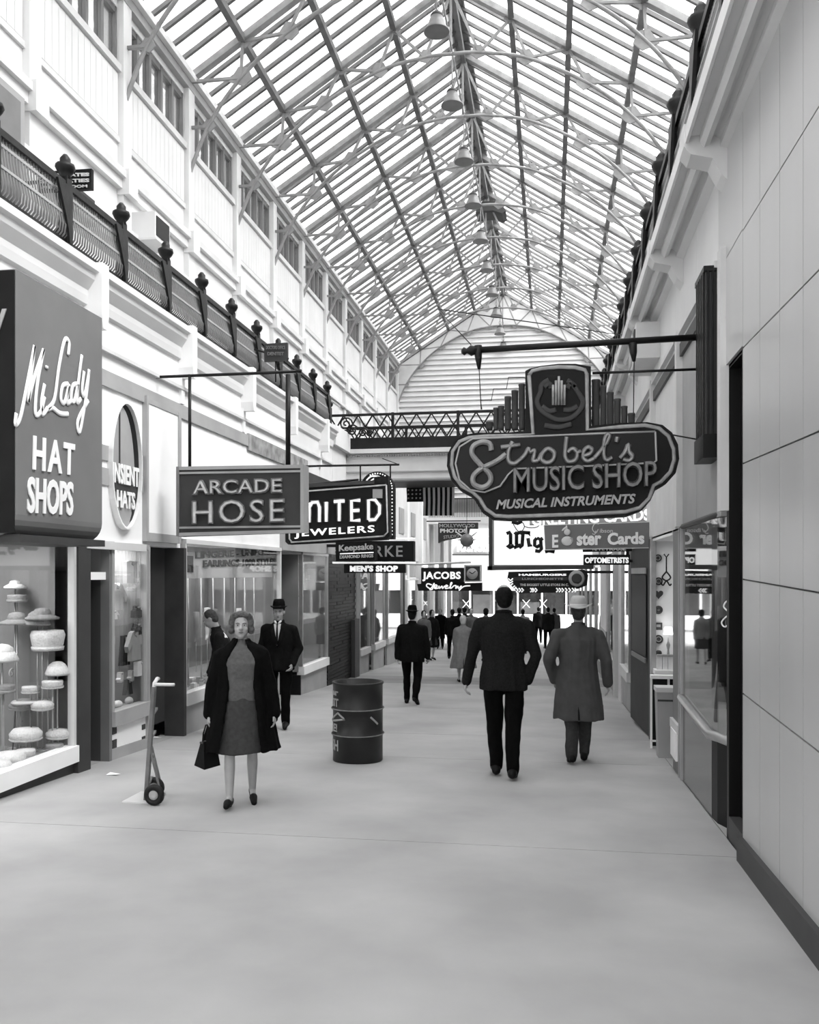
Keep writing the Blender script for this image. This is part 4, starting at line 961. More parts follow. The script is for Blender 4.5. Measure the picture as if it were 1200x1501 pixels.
MB().tube([(xs0+.9, Y, zt0-.12), (xs0+.9, 21.99, 4.55)], .008, 4).build('pole_hanger', M['iron'], t); MB().tube([(xs0-.9, Y, zt0-.12), (xs0-.9, 21.99, 4.55)], .008, 4).build('pole_hanger', M['iron'], t)
# --- Wig shop lit box
Y = 14.0
t = S('lit_sign', 790, 832, Y, 'large white lit box sign with blackletter writing behind the Easter banner')
slab_px(716, 762, 868, 834, Y, .35, M['shade'], 'box', t)
slab_px(724, 756, 868, 828, Y-.02, .05, M['lit'], 'face', t)
slab_px(716, 758, 721, 836, Y-.05, .45, M['signg'], 'end_frame', t); slab_px(714, 830, 870, 836, Y-.05, .45, M['dgrey'], 'bottom_frame', t, 828, 834)
def Pw(L): return [(700+x/4.615, 740+y/4.615) for x, y in L]
strokes([Pw(q) for q in ([(195, 195), (215, 185), (222, 200), (222, 270)], [(222, 270), (200, 285), (215, 290), (245, 275)], [(250, 185), (262, 200), (262, 270)], [(262, 275), (245, 290), (290, 270)], [(290, 195), (305, 200), (300, 275), (280, 290)], [(262, 195), (290, 185), (355, 190)],
   [(340, 225), (348, 280), (365, 270)], [(345, 205), (350, 200)], [(400, 225), (385, 240), (385, 275), (400, 285), (425, 270)], [(400, 225), (425, 235), (430, 300), (415, 315), (388, 310)], [(425, 235), (440, 225)], [(455, 318), (480, 310), (520, 318)], [(230, 115), (270, 125), (300, 110)])], Y-.03, .028, M['black'], t, 'blackletter', smooth=False)
strokes([Pw([(240, 130), (265, 170), (290, 185), (315, 150), (305, 120)]), Pw([(315, 145), (350, 155), (400, 150), (430, 120)])], Y-.028, .007, M['dgrey'], t, 'pen_line')
MB().box(atY(862, 800, Y).x, XR, Y+.1, Y+.16, 2.3, 2.36).build('wall_arm', M['iron'], t)
# --- Greeting cards and Easter banner
Y = 12.2
t = S('projecting_sign', 865, 770, Y, 'grey sign with white Greeting Cards letters half hidden behind the music shop sign')
slab_px(776, 738, 956, 769, Y, .2, M['shade'], 'body', t, 734, 765)
ptext('GREETING CARDS', 779, 754, 953, 771, Y, M['litl'], t, y1b=763, bold=.03, depth=.03, dy=-.03)
MB().box(atY(950, 760, Y).x, XR, Y+.05, Y+.1, atY(900, 745, Y).z, atY(900, 742, Y).z).build('wall_arm', M['iron'], t)
Y = 11.8
t = S('banner', 876, 803, Y, 'grey paper banner reading Easter Cards with a pale rabbit shape', 'banner')
ppoly([(797, 770), (952, 765), (952, 803), (799, 806)], Y, Y+.015, M['signm'], 'sheet', t)
strokes([[(797, 770), (952, 765), (952, 803), (799, 806), (797, 770)]], Y-.002, .006, M['trim'], t, 'border', smooth=False)
ptext('E', 809, 784, 818, 803, Y, M['letter'], t, y1b=802.6, bold=.03, depth=.01, dy=-.01)
ptext('ster', 845, 782, 881, 800, Y, M['letter'], t, y1b=799, bold=.04, depth=.01, dy=-.01)
ptext('Cards', 890, 781, 944, 799, Y, M['letter'], t, y1b=797.5, bold=.04, depth=.01, dy=-.01)
strokes([Pw(q) for q in ([(820, 130), (790, 130), (775, 165), (800, 190), (815, 165)], [(800, 175), (790, 200), (775, 195)])], Y-.008, .006, M['trim'], t, 'script_initial')
ptext('ibson', 879, 775, 898, 781, Y, M['trim'], t, bold=.01, depth=.01, dy=-.01)
rb = [(828, 774), (817, 770), (819, 775), (826, 781), (821, 784), (824, 792), (820, 797), (824, 801), (830, 800), (840, 801), (843, 796), (839, 791), (841, 785), (840, 777), (834, 774)]
cb_ = atY(831, 793, Y-.01); hb_ = atY(831, 780, Y-.01)
MB().ell(cb_, .075, .012, .062).ell(hb_, .042, .012, .042).ell(hb_+Vector((-.035, 0, .045)), .045, .006, .014, rot=Matrix.Rotation(-.7, 3, 'Y')*1.0).ell(hb_+Vector((-.01, 0, .05)), .014, .006, .04).build('rabbit_cutout', M['trim'], t)
ppoly([(829, 790), (839, 788), (840, 794), (830, 796)], Y-.018, Y-.011, M['shade'], 'rabbit_egg', t)
MB().tube([atY(799, 768, Y+.01), atY(799, 760, Y+.2)], .004, 4).build('tie_string', M['iron'], t)
# --- optometrists
Y = 13.2
t = S('projecting_sign', 888, 828, Y, 'two narrow black sign strips for optometrists beneath the Easter banner')
slab_px(854, 798, 926, 809, Y, .08, M['black'], 'upper_strip', t, 797, 808); ptext('R. H. HOUSE', 868, 801, 917, 807, Y, M['trim'], t, bold=.03, depth=.02, dy=-.02)
slab_px(855, 813, 923, 828, Y, .08, M['black'], 'lower_strip', t, 813, 828)
ptext('OPTOMETRISTS', 857, 817, 921, 825.5, Y, M['litl'], t, bold=.04, depth=.02, dy=-.02)
q = atY(923, 818, Y); MB().box(q.x-.02, XR, Y+.02, Y+.07, q.z-.06, q.z-.02).build('wall_arm', M['iron'], t); MB().box(q.x-.05, q.x-.01, Y+.02, Y+.07, q.z-.05, q.z+.25).build('link', M['iron'], t)
# --- biggest little store sign with chevrons
Y = 17.5
t = S('projecting_sign', 805, 866, Y, 'black sign edged with white chevrons reading the biggest little store')
ppoly([(745, 838), (856, 835), (862, 843), (860, 858), (850, 862), (833, 868), (760, 870), (748, 858), (743, 848)], Y, Y+.25, M['black'], 'body', t)
ptext('HAMBURGERS', 760, 841, 830, 844, Y, M['litl'], t, bold=.05, depth=.02, dy=-.02); ptext('THE BIGGEST LITTLE STORE IN C.', 762, 855.5, 833, 859, Y, M['trim'], t, bold=.03, depth=.02, dy=-.02)
slab_px(752, 846, 832, 851, Y-.02, .04, M['signg'], 'middle_band', t); ptext('LUNCHEONETTE', 765, 847, 825, 850, Y, M['shade'], t, bold=.02, depth=.02, dy=-.03)
c = atY(845, 848, Y-.02)
MB().lathe([(0, -.04), (.14, -.03), (.16, 0), (0, 0)], c, 20, 'y').build('round_emblem', M['shade'], t); MB().lathe([(.07, -.05), (.1, -.05), (.1, -.04), (.07, -.04)], c, 16, 'y').build('emblem_ring', M['dgrey'], t)
def chev(x, y, s_=1): return [(x, y-3), (x+3*s_, y), (x, y+3)]
def chevd(x, y): return [(x-3.5, y-1), (x, y+2), (x+3.5, y-1)]
strokes([chevd(748, 849+i*3.6) for i in range(3)] + [chevd(751+i*2, 859.5+i*2.2) for i in range(2)] + [chev(x, 865) for x in (756, 760, 764, 777, 780, 784)] + [chev(x, 865) for x in (815, 819, 823, 828, 833, 838, 842)], Y-.02, .013, M['litl'], t, 'chevrons', smooth=False)
MB().box(c.x, XR, Y+.1, Y+.15, c.z+.1, c.z+.15).build('wall_arm', M['iron'], t)
# --- dark small box sign on the gallery, left, and sign by the first air conditioner
t = empty('gallery_sign', (-4.35, 13.2, 5.2), 'small dark hanging sign on the left gallery railing', 'sign')
Y = 13.3
slab_px(387, 504, 421, 530, Y, .06, M['signg'], 'plate', t, 502, 528)
ptext('DOCTORS OFFICE', 390, 507, 418, 512, Y, M['midgrey'], t, bold=.02, depth=.01, dy=-.01); ptext('DENTIST', 392, 516, 416, 521, Y, M['midgrey'], t, bold=.02, depth=.01, dy=-.01)
MB().tube([atY(371, 512, Y+.03), atY(423, 526, Y+.03)], .015, 5).build('arm', M['iron'], t); MB().tube([atY(404, 529, Y+.03), atY(404, 560, Y+.03)], .012, 5).build('post', M['iron'], t)
t = empty('gallery_sign', (-5.2, 9.0, 5.7), 'small black lettered sign on the left gallery above the first air conditioner', 'sign')
Y = 9.2
slab_px(56, 252, 134, 281, Y, .05, M['signd'], 'plate', t, 247, 277)
ptext('ASSOCIATES', 60, 255, 131, 260, Y, M['trim'], t, y1b=258.5, bold=.05, depth=.01, dy=-.01, spacing=1.05)
ptext('SPECIALTIES', 60, 264, 131, 269, Y, M['trim'], t, y1b=267, bold=.03, depth=.01, dy=-.01)
ptext('PHONE ROOM', 62, 273, 128, 277, Y, M['trim'], t, y1b=275, bold=.02, depth=.01, dy=-.01)
q = atY(60, 265, Y); MB().bar((XUL, Y+.03, q.z), (q.x+.05, Y+.03, q.z), .03, .03).build('arm', M['iron'], t)
# --- Music shop sign
Y = 7.25
t = S('music_shop_sign', 825, 762, Y, "large dark lobed neon music shop sign with stepped organ-pipe crest", 'sign')
def Ps(L): return [(640+x/2.857, 480+y/2.857) for x, y in L]
out = Ps([(370, 182), (390, 172), (440, 160), (510, 152), (580, 152), (645, 163), (647, 412), (760, 400), (880, 396), (945, 408), (985, 440), (1010, 490), (1015, 550), (1000, 610), (960, 655), (915, 680), (895, 725), (860, 765), (800, 788), (600, 798), (300, 806), (230, 802), (190, 775), (160, 725), (140, 705), (95, 680), (60, 640), (42, 580), (45, 530), (70, 480), (110, 450), (170, 440), (300, 440), (372, 432)])
ppoly(out, Y, Y+.22, M['signd'], 'body', t)
inn = Ps([(386, 200), (400, 182), (440, 172), (510, 166), (580, 168), (620, 178), (628, 195), (630, 428), (760, 417), (870, 410), (930, 422), (970, 455), (992, 510), (994, 555), (978, 605), (940, 645), (908, 662), (890, 715), (850, 755), (790, 772), (600, 782), (300, 792), (245, 788), (205, 760), (178, 715), (150, 690), (105, 665), (75, 625), (62, 575), (66, 520), (95, 478), (135, 462), (200, 456), (300, 454), (404, 446), (386, 200)])
strokes([inn], Y-.005, .016, M['neons'], t, 'border_tube', smooth=False)
ppoly(Ps([(915, 436), (920, 560), (905, 568), (600, 582), (330, 592), (310, 610), (280, 650), (230, 680), (170, 685), (110, 660), (85, 610), (85, 540), (110, 490), (150, 468), (300, 462), (700, 445)]), Y-.012, Y+.01, M['black'], 'script_panel', t)
strokes([Ps([(915, 436), (920, 558), (905, 568), (600, 582), (325, 592), (300, 615), (265, 665), (200, 690), (140, 680), (95, 640), (78, 570), (95, 500), (150, 466), (300, 460), (700, 443), (915, 436)])], Y-.014, .008, M['shade'], t, 'panel_tube', smooth=False)
script = [[(228, 515), (222, 488), (190, 480), (155, 496), (148, 530), (180, 572), (222, 615), (222, 650), (190, 670), (155, 655), (155, 620), (190, 590), (250, 560), (290, 530)],
 [(318, 478), (300, 520), (302, 560), (325, 570), (352, 552)], [(268, 502), (350, 492)],
 [(352, 552), (372, 530), (384, 508), (392, 520), (410, 516), (408, 535), (404, 558), (425, 558)],
 [(425, 558), (440, 530), (466, 508), (492, 525), (486, 555), (460, 567), (438, 552), (444, 525)],
 [(545, 458), (540, 500), (538, 540), (552, 562), (580, 555), (588, 525), (570, 508), (548, 522)], [(585, 525), (605, 520)],
 [(612, 538), (640, 530), (650, 512), (634, 502), (616, 518), (614, 545), (632, 560), (660, 548)],
 [(660, 548), (700, 500), (722, 460), (716, 448), (704, 470), (700, 530), (712, 556), (735, 545)], [(757, 458), (752, 480)],
 [(768, 548), (790, 520), (802, 492), (806, 520), (820, 540), (806, 558), (780, 552)]]
strokes([Ps(p) for p in script], Y-.03, .019, M['neond'], t, 'script_backing')
strokes([Ps(p) for p in script], Y-.045, .010, M['neons'], t, 'script_tube')
strokes([Ps(script[0])], Y-.035, .022, M['neons'], t, 'initial_letter')
ptext('MUSIC SHOP', 640+320/2.857, 480+590/2.857, 640+920/2.857, 480+695/2.857, Y, M['signg'], t, y1b=480+665/2.857, bold=.035, depth=.03, dy=-.02)
ptext('MUSIC SHOP', 640+322/2.857, 480+592/2.857, 640+918/2.857, 480+693/2.857, Y, M['neond'], t, y1b=480+663/2.857, bold=.0, depth=.03, dy=-.045, name='neon_tube')
ptext('MUSICAL INSTRUMENTS', 640+248/2.857, 480+722/2.857, 640+832/2.857, 480+762/2.857, Y, M['shade'], t, y1b=480+737/2.857, bold=.03, shear=.25, depth=.01, dy=-.012)
# organ pipes of the crest
pl = [(205, 236, 395), (236, 258, 337), (256, 283, 330), (283, 312, 290), (312, 342, 265), (342, 370, 238)]
pr = [(648, 683, 220), (683, 711, 245), (711, 741, 273), (741, 771, 300), (771, 799, 330), (799, 830, 360)]
mbb = []
for a, b, top in pl + pr:
    x0 = atY(640+a/2.857, 600, Y+.08).x; x1 = atY(640+b/2.857, 600, Y+.08).x
    z1 = atY(640+a/2.857, 480+top/2.857, Y+.08).z; z0 = atY(640+a/2.857, 480+430/2.857, Y+.08).z
    r = (x1-x0)/2*.94
    MB().lathe([(r*.9, z0), (r, z0+.02), (r, z1-.02), (r*1.08, z1-.015), (r*1.08, z1), (r*.8, z1)], ((x0+x1)/2, Y+.08, 0), 14).build('organ_pipe', M['signg'], t)
# harp/lyre emblem
emb = [[(470, 220), (440, 240), (435, 270), (420, 310), (440, 350), (500, 385), (560, 380), (600, 345), (612, 310), (590, 270), (570, 240), (545, 222)], [(450, 250), (470, 235), (480, 255)], [(580, 250), (560, 235), (548, 255)], [(450, 410), (510, 418), (565, 405)], [(440, 330), (470, 350), (500, 345)], [(590, 330), (560, 345), (530, 345)]]
strokes([Ps(p) for p in emb], Y-.005, .022, M['signg'], t, 'lyre_frame')
for i in range(5):
    x = 487+i*12; tp = 240-(2-abs(i-2))*18
    strokes([Ps([(x, tp), (x, 325)])], Y-.03, .010, M['neons'], t, 'lyre_pipe', smooth=False)
# pole, hangers and stay
zp = atY(1028, 496, Y+.1).z; zq = atY(690, 514, Y+.1)
MB().tube([atY(1030, 494, Y+.1), atY(700, 513, Y+.1)], .026, 10).build('support_pole', M['iron'], t)
MB().tube([atY(700, 513, Y+.1), atY(690, 514, Y+.1), atY(684, 514.5, Y+.1), atY(680, 515, Y+.1), atY(676, 515, Y+.1)], [.03, .045, .02, .035, .015], 10).build('pole_finial', M['iron'], t)
MB().lathe([(.05, -.03), (.06, 0), (.05, .03)], atY(1028, 494, Y+.1), 12, 'x').build('pole_flange', M['iron'], t)
for x, y0, y1, y2 in ((701, 507, 541, 600), (928, 503, 530, 630)):
    MB().tube([atY(x-1, y0, Y+.1), atY(x, (y0+y1)/2, Y+.1), atY(x+1, y1, Y+.1)], [.035, .03, .012], 8).build('turnbuckle', M['iron'], t)
    MB().tube([atY(x+1, y1, Y+.1), atY(x+4 if x < 800 else x, y2 if x < 800 else 622, Y+.1)], .004, 4).build('hanger_wire', M['iron'], t)
MB().tube([atY(868, 547, Y+.1), atY(1030, 541, Y+.1)], .011, 6).build('stay_bar', M['iron'], t)
MB().tube([atY(690, 505, Y+.1), Vector((-1.2, 9.5, 4.5)), Vector((1.1, 12.5, 4.9))], .006, 4).build('guy_wire', M['iron'], t)
MB().tube([atY(769, 553, Y+.1), atY(745, 553, Y+.1), atY(742, 570, Y+.1), atY(723, 570, Y+.1), atY(720, 587, Y+.1), atY(704, 587, Y+.1), atY(706, 600, Y+.1)], .004, 4).build('feed_wire', M['iron'], t)
MB().tube([atY(983, 637, Y+.1), atY(1010, 642, Y+.1), Vector((XR, Y+.1, atY(1045, 645, Y).z))], .006, 4).build('power_cable', M['iron'], t)
# dark fluted box on the wall carrying the pole
t = empty('fluted_wall_box', (1.2, 7.15, 2.5), "tall dark fluted metal box on the right wall holding the music shop sign's pole", 'sign bracket')
MB().box(1.16, XR, 6.98, 7.36, 2.55, 3.93).build('body', M['dgrey'], t)
MB().box(1.145, XR, 6.96, 7.38, 3.93, 3.97).build('cap', M['iron'], t); MB().box(1.14, XR, 6.955, 7.38, 2.52, 2.70).build('foot', M['black'], t)
for i in range(3): MB().box(1.17+i*.035, 1.185+i*.035, 6.96, 6.985, 2.70, 3.93).build('flute', M['iron'], t)
for i in range(5): MB().box(1.145, 1.165, 7.0+i*.075, 7.03+i*.075, 2.70, 3.93).build('flute', M['iron'], t)
# ================= loose things =================
# pendant lamps along the ridge
def pendant(first, i, Yl):
    if first is None:
        r = empty('pendant_lamp', (XC, Yl, 10.2)); z = 10.22
        MB().lathe([(.19, 0), (.205, .0), (.2, .02), (.165, .07), (.13, .15), (.10, .24), (.095, .24), (.12, .15), (.155, .06), (.18, .015)], (0, 0, 0), 24).build('shade', mat('lamp_shade_glass', .13, .4, .1, 6), r, local=True)
        MB().lathe([(.1, .24), (.105, .26), (.08, .30), (.04, .31)], (0, 0, 0), 16).build('dark_collar', M['dgrey'], r, local=True)
        MB().ell((0, 0, .10), .05, .05, .07, 12, 8).build('bulb', M['shade'], r, local=True)
        MB().tube([(0, 0, .3), (0, 0, .95)], .012, 6).build('stem', M['steel'], r, local=True)
        MB().tube([(.0, 0, .31), (.05, 0, .42), (.0, 0, .5), (-.05, 0, .42), (0, 0, .31)], .008, 5).build('hook', M['steel'], r, local=True)
    else:
        r = first.copy(); sc.collection.objects.link(r)
        for c in first.children:
            d = c.copy(); sc.collection.objects.link(d); d.parent = r
    r.location = (XC, Yl, 10.22)
    nm = ['nearest, largest', 'second nearest', 'third nearest', 'fourth nearest', 'fifth nearest', 'sixth nearest', 'seventh nearest', 'third farthest', 'second farthest', 'farthest, smallest']
    tag(r, 'bell-shaped pendant lamp under the roof ridge, %s of the row' % nm[i], 'lamp', 'pendant lamps along the ridge'); return r
L0 = None
for i in range(10):
    q = pendant(L0, i, 13.95+2.25*i); L0 = L0 or q
# air conditioners
def ac(x, y, z, w, d, h, label, rzv=0, face='black'):
    t = empty('air_conditioner', (x, y, z), label, 'air conditioner')
    MB().box(x-w/2, x+w/2, y-d/2, y+d/2, z, z+h).build('casing', M['wall'], t)
    MB().box(x+w/2-.01, x+w/2+.012, y-d/2+.04, y+d/2-.04, z+.05, z+h-.05).build('grille', M[face], t)
    MB().box(x-w/2-.02, x+w/2+.03, y-d/2-.02, y+d/2+.02, z-.03, z).build('base_tray', M['trim'], t)
    MB().bar((x-.02, y, z-.02), (XUL if x < 0 else XR, y, z-.45), .035, .035).build('support_arm', M['iron'], t); return t
p = atY(212, 362, 12.2); ac(p.x, 12.2, p.z+.03, .55, .5, .38, 'white box air conditioner with black end jutting from the upper left wall')
p = atY(118, 318, 9.6); t = ac(p.x-.15, 9.6, p.z, .45, .42, .3, 'white air conditioner under the black lettered gallery sign', face='dgrey')
p = atX(958, 524, 1.2); t = empty('air_conditioner', (1.15, p.y, p.z), 'grey flat box air conditioner on the right wall beyond the sign pole', 'air conditioner')
MB().box(1.0, 1.27, p.y, p.y+1.0, p.z, p.z+.42).build('casing', M['trim'], t); MB().box(.985, 1.0, p.y+.1, p.y+.3, p.z+.05, p.z+.37).build('vent_slot', M['dgrey'], t)
MB().box(.99, 1.0, p.y+.5, p.y+.9, p.z+.05, p.z+.37).build('vent_slot', M['shade'], t)
# guy rods on the right wall
for i, (a, b, Yr) in enumerate((((1042, 268), (962, 322), 8.6), ((1036, 298), (935, 362), 8.9))):
    t = empty('stay_rod', (1.0, Yr, 4.5), ['upper', 'lower'][i]+' of two dark stay rods with turnbuckles high beside the right cornice', 'rod')
    p0 = atY(*a, Yr); p1 = atY(*b, Yr+1.5); MB().tube([p0, p1], .012, 6).build('rod', M['iron'], t)
    q = p0.lerp(p1, .35); q2 = p0.lerp(p1, .6); MB().tube([q, q.lerp(q2, .5), q2], [.014, .028, .014], 6).build('turnbuckle', M['iron'], t)
    MB().tube([p0, p0+Vector((.06, .1, .02))], [.02, .02], 6).build('hook', M['iron'], t)
# steel drum litter bin
by = 9.42; bx_ = -2.06; z0 = fz(by); rr = .27
t = empty('steel_drum', (bx_, by, z0), 'dark ribbed steel oil drum used as a litter bin on the walkway', 'drum')
prof = [(rr-.01, 0), (rr, .01), (rr, .28), (rr+.014, .29), (rr+.014, .305), (rr, .315), (rr, .555), (rr+.014, .565), (rr+.014, .58), (rr, .59), (rr, .83), (rr+.012, .835), (rr+.012, .855), (rr-.015, .855), (rr-.015, .5), (.0, .5)]
MB().lathe([(r, z0+z) for r, z in prof], (bx_, by, 0), 40).build('shell', M['drum'], t)
for z in (.2975, .5725): MB().tube([(bx_+(rr+.013)*math.cos(a*PI/20), by+(rr+.013)*math.sin(a*PI/20), z0+z) for a in range(40)], .007, 6, closed=True).build('hoop', M['drumr'], t)
def wrap(s, ang0, ang1, za, zb, bold=.03):
    vs, fs = text_geo(s, bold); x0 = min(v[0] for v in vs); x1 = max(v[0] for v in vs); y0 = min(v[1] for v in vs); y1 = max(v[1] for v in vs); o = []
    for v in vs:
        a = math.radians(ang0+(ang1-ang0)*(v[0]-x0)/(x1-x0)); r = rr+.002+max(v[2], 0)*.15
        o.append((bx_+r*math.cos(a), by+r*math.sin(a), z0+za+(zb-za)*(v[1]-y0)/(y1-y0)))
    MB().add(o, fs).build('painted_word', M['shade'], t)
wrap('litter', 165, 233, .72, .79); wrap('DEPOSIT', 145, 233, .60, .69); wrap('HERE!', 168, 228, .33, .42); wrap('TRASH', 155, 232, .13, .25)
mb = MB()
for seg in (([(200, .45), (232, .54), (252, .48), (205, .44)]), ([(312, .50), (332, .42)])):
    pts = [(bx_+(rr+.004)*math.cos(math.radians(a)), by+(rr+.004)*math.sin(math.radians(a)), z0+z) for a, z in seg]
    fine = []
    for i in range(len(pts)-1):
        for j in range(5):
            a = seg[i][0]+(seg[i+1][0]-seg[i][0])*j/5; z = seg[i][1]+(seg[i+1][1]-seg[i][1])*j/5
            fine.append((bx_+(rr+.003)*math.cos(math.radians(a)), by+(rr+.003)*math.sin(math.radians(a)), z0+z))
    fine.append(pts[-1]); mb.tube(fine, .011, 5)
mb.build('painted_arrow', M['shade'], t)
# hand truck
hy = 7.0; z0 = fz(hy)
t = empty('hand_truck', (-3.3, hy, z0), 'upright grey metal hand truck with black wheels beside the small shop window', 'hand truck')
P = lambda px, py, dY=0: atY(px, py, hy+dY)
for dY in (0, .30):
    a = P(214, 1179, 0)+Vector((-.135 if dY else 0, dY, 0)); a.z = z0+.03-SL*dY; b = P(224, 1000, dY); b.z = 1.0+z0-SL*dY*0
    b = Vector((a.x+.07, hy+dY, z0+.98))
    MB().bar(a, b, .035, .03, (1,0,0)).build('rail', M['hand'], t)
    MB().bar(Vector((a.x+.045, hy+dY, z0+.42)), Vector((a.x+.13, hy+dY, z0+.09)), .014, .014).build('brace', M['hand'], t)
    w = MB().tube([Vector((a.x+.10+.062*math.cos(k*PI/12), hy+dY-.06, z0-SL*dY+.09+.062*math.sin(k*PI/12))) for k in range(24)], .027, 10, closed=True).build('wheel', M['rub'], t)
    MB().lathe([(0, -.02), (.03, -.03), (.045, -.01), (.045, .02), (0, .02)], (a.x+.10, hy+dY-.06, z0-SL*dY+.09), 16, 'y').build('hub', M['shade'], w)
    base = a
a = P(214, 1179)
for z in (.15, .35, .55, .75): MB().bar((a.x+.005+.07*z, hy, z0+z), (a.x-.1+.07*z, hy+.3, z0+z), .025, .02).build('cross_bar', M['hand'], t)
MB().tube([(a.x+.10, hy-.05, z0+.085), (a.x-.005, hy+.25, z0+.075)], .012, 8).build('axle', M['hand'], t)
MB().tube([Vector((a.x+.065, hy+.0, z0+.93)), Vector((a.x+.075, hy, z0+1.01)), Vector((a.x+.03, hy+.15, z0+1.03)), Vector((a.x-.03, hy+.30, z0+1.01))], .016, 8).build('bow_handle', M['trim'], t)
MB().tube([Vector((a.x+.075, hy+.0, z0+1.0)), Vector((a.x+.25, hy+.0, z0+1.0))], .014, 8).build('grip', M['trim'], t)
MB().box(a.x-.21, a.x+.02, hy-.02, hy+.34, z0-.012, z0+.012).build('toe_plate', M['trim'], t)
# papers on floor
for i, (px, py) in enumerate(((165, 1136), (228, 1082), (250, 1246))):
    r_ = ray(px, py); d = 1.65/(-r_.z-SL*r_.y); c = CO+r_*d; 
    tag(MB().add([(c.x-.06, c.y-.02, c.z+.004), (c.x+.05, c.y-.03, c.z+.012), (c.x+.07, c.y+.03, c.z+.006), (c.x-.04, c.y+.03, c.z+.02)], [(0,1,2),(0,2,3)]).build('paper_scrap', M['white'] if i < 2 else M['black'], None),
        ['white paper scrap on the floor at the narrow dark doorway', 'white paper scrap on the floor at the grey double door', 'dark scrap on the open floor in the foreground'][i], 'litter') if i < 2 else None

# ---- hats in the near left window
def hat(kind_, x, y, z, r, m, label, stand=0, tilt=0):
    r *= .9
    t = empty('straw_hat' if kind_ != 'turban' else 'turban_hat', (x, y, z), label, 'hat')
    R_ = Matrix.Rotation(tilt, 4, 'X')
    if kind_ == 'brim': cr = [(r*.6, .0), (r*.6, r*.35), (r*.5, r*.6), (r*.25, r*.68), (0.01, r*.7)]; bp = [(r*.5, .01), (r*1.15, -.02), (r*1.17, 0), (r*.6, .03), (r*.5, .03)]
    elif kind_ == 'pillbox': cr = [(r*.72, 0), (r*.8, .02), (r*.84, r*.5), (r*.8, r*.62), (0.01, r*.66)]; bp = [(r*.78, -.005), (r*.88, 0), (r*.88, r*.16), (r*.78, r*.16)]
    elif kind_ == 'bucket': cr = [(r*.75, 0), (r*.85, r*.2), (r*.95, r*.75), (r*.85, r*1.02), (0.01, r*1.08)]; bp = [(r*.72, -.01), (r*.86, -.02), (r*.9, r*.1), (r*.74, r*.1)]
    elif kind_ == 'cloche': cr = [(r*.82, 0), (r*.84, r*.3), (r*.7, r*.7), (r*.4, r*.92), (0.01, r*.98)]; bp = [(r*.8, .03), (r*1.05, -.03), (r*1.07, -.01), (r*.8, .06)]
    else: cr = [(r*.6, 0), (r*.95, r*.15), (r*1.0, r*.45), (r*.75, r*.75), (.01, r*.82)]; bp = [(r*.55, -.01), (r*.9, -.0), (r*1.02, r*.12), (r*.8, r*.16)]
    zz = z+stand
    MB().lathe([(a, zz+b) for a, b in cr], (x, y, 0), 22).build('crown', m, t); MB().lathe([(a, zz+b) for a, b in bp], (x, y, 0), 22).build('brim', m, t)
    if kind_ in ('brim', 'pillbox', 'cloche'): MB().tube([(x+r*(.63 if kind_ == 'brim' else .84)*math.cos(k*PI/10), y+r*(.63 if kind_ == 'brim' else .84)*math.sin(k*PI/10), zz+r*.14) for k in range(20)], r*.06, 6, closed=True).build('ribbon', M['shade'], t)
    if stand:
        MB().tube([(x, y, z), (x, y, zz+r*.3)], .008, 6).build('stand_pole', M['alu'], t); MB().lathe([(.07, z), (.07, z+.01), (.01, z+.02)], (x, y, 0), 14).build('stand_foot', M['alu'], t)
zf = -.08
def hp(px, py, X): v = atX(px, py, X); return v
specs = [('brim', 25, 912, -5.35, .16, 'strawg', 'pale wide-brimmed hat with tall crown at left of the hat window'), ('brim', 62, 905, -5.6, .15, 'strawg', 'pale brimmed hat behind the wide-brimmed one in the hat window'),
 ('bucket', 70, 950, -5.1, .19, 'straw', 'largest bright white bucket-shaped hat in the hat window'), ('cloche', 55, 912, -5.85, .13, 'strawg', 'grey cloche hat high behind the white bucket hat'),
 ('pillbox', 45, 1015, -5.05, .11, 'straw', 'small white basket-like hat on the glass shelf of the hat window'), ('pillbox', 77, 1008, -5.2, .13, 'straw', 'white pillbox hat to the right of the glass shelf'),
 ('cloche', 84, 985, -5.5, .12, 'straw', 'pale cloche tucked under the white bucket hat'), ('turban', 38, 1085, -5.0, .17, 'straw', 'large puffy white turban hat on the display floor'),
 ('pillbox', 37, 1105, -4.88, .12, 'straw', 'flat white beret before the puffy turban hat'), ('turban', 85, 1082, -5.15, .13, 'straw', 'round white turban hat at right on the display floor'),
 ('pillbox', 80, 1094, -5.0, .11, 'strawg', 'pale pillbox hat low at right on the display floor'), ('turban', 15, 1112, -4.85, .15, 'straw', 'white flowered hat at front left of the display floor'),
 ('cloche', 3, 965, -4.95, .15, 'straw', 'bright white cloche cut by the left picture edge'), ('pillbox', 5, 1015, -4.95, .13, 'strawg', 'ribbed pale hat near the left picture edge'),
 ('brim', 22, 860, -5.6, .10, 'straw', 'small pale brimmed hat on the tall stand at top of the hat window'), ('pillbox', 25, 882, -5.55, .12, 'strawg', 'pillbox hat beneath the topmost small hat'),
 ('turban', 30, 1040, -5.4, .12, 'strawg', 'pale hat under the glass shelf, left'), ('turban', 62, 1040, -5.5, .12, 'straw', 'white hat under the glass shelf, right'), ('turban', 2, 1132, -4.78, .10, 'straw', 'white hat at the lower left corner of the hat window')]
for kd, px, py, X, r, m, lb in specs:
    v = hp(px, py, X)
    while v.y+r > 8.12 and X < XL-r-.03: X += .02; v = hp(px, py, X)
    st_ = v.z-zf
    if st_ < .06: hat(kd, X, v.y, zf, r, M[m], lb)
    else: hat(kd, X, v.y, zf, r, M[m], lb, stand=st_)
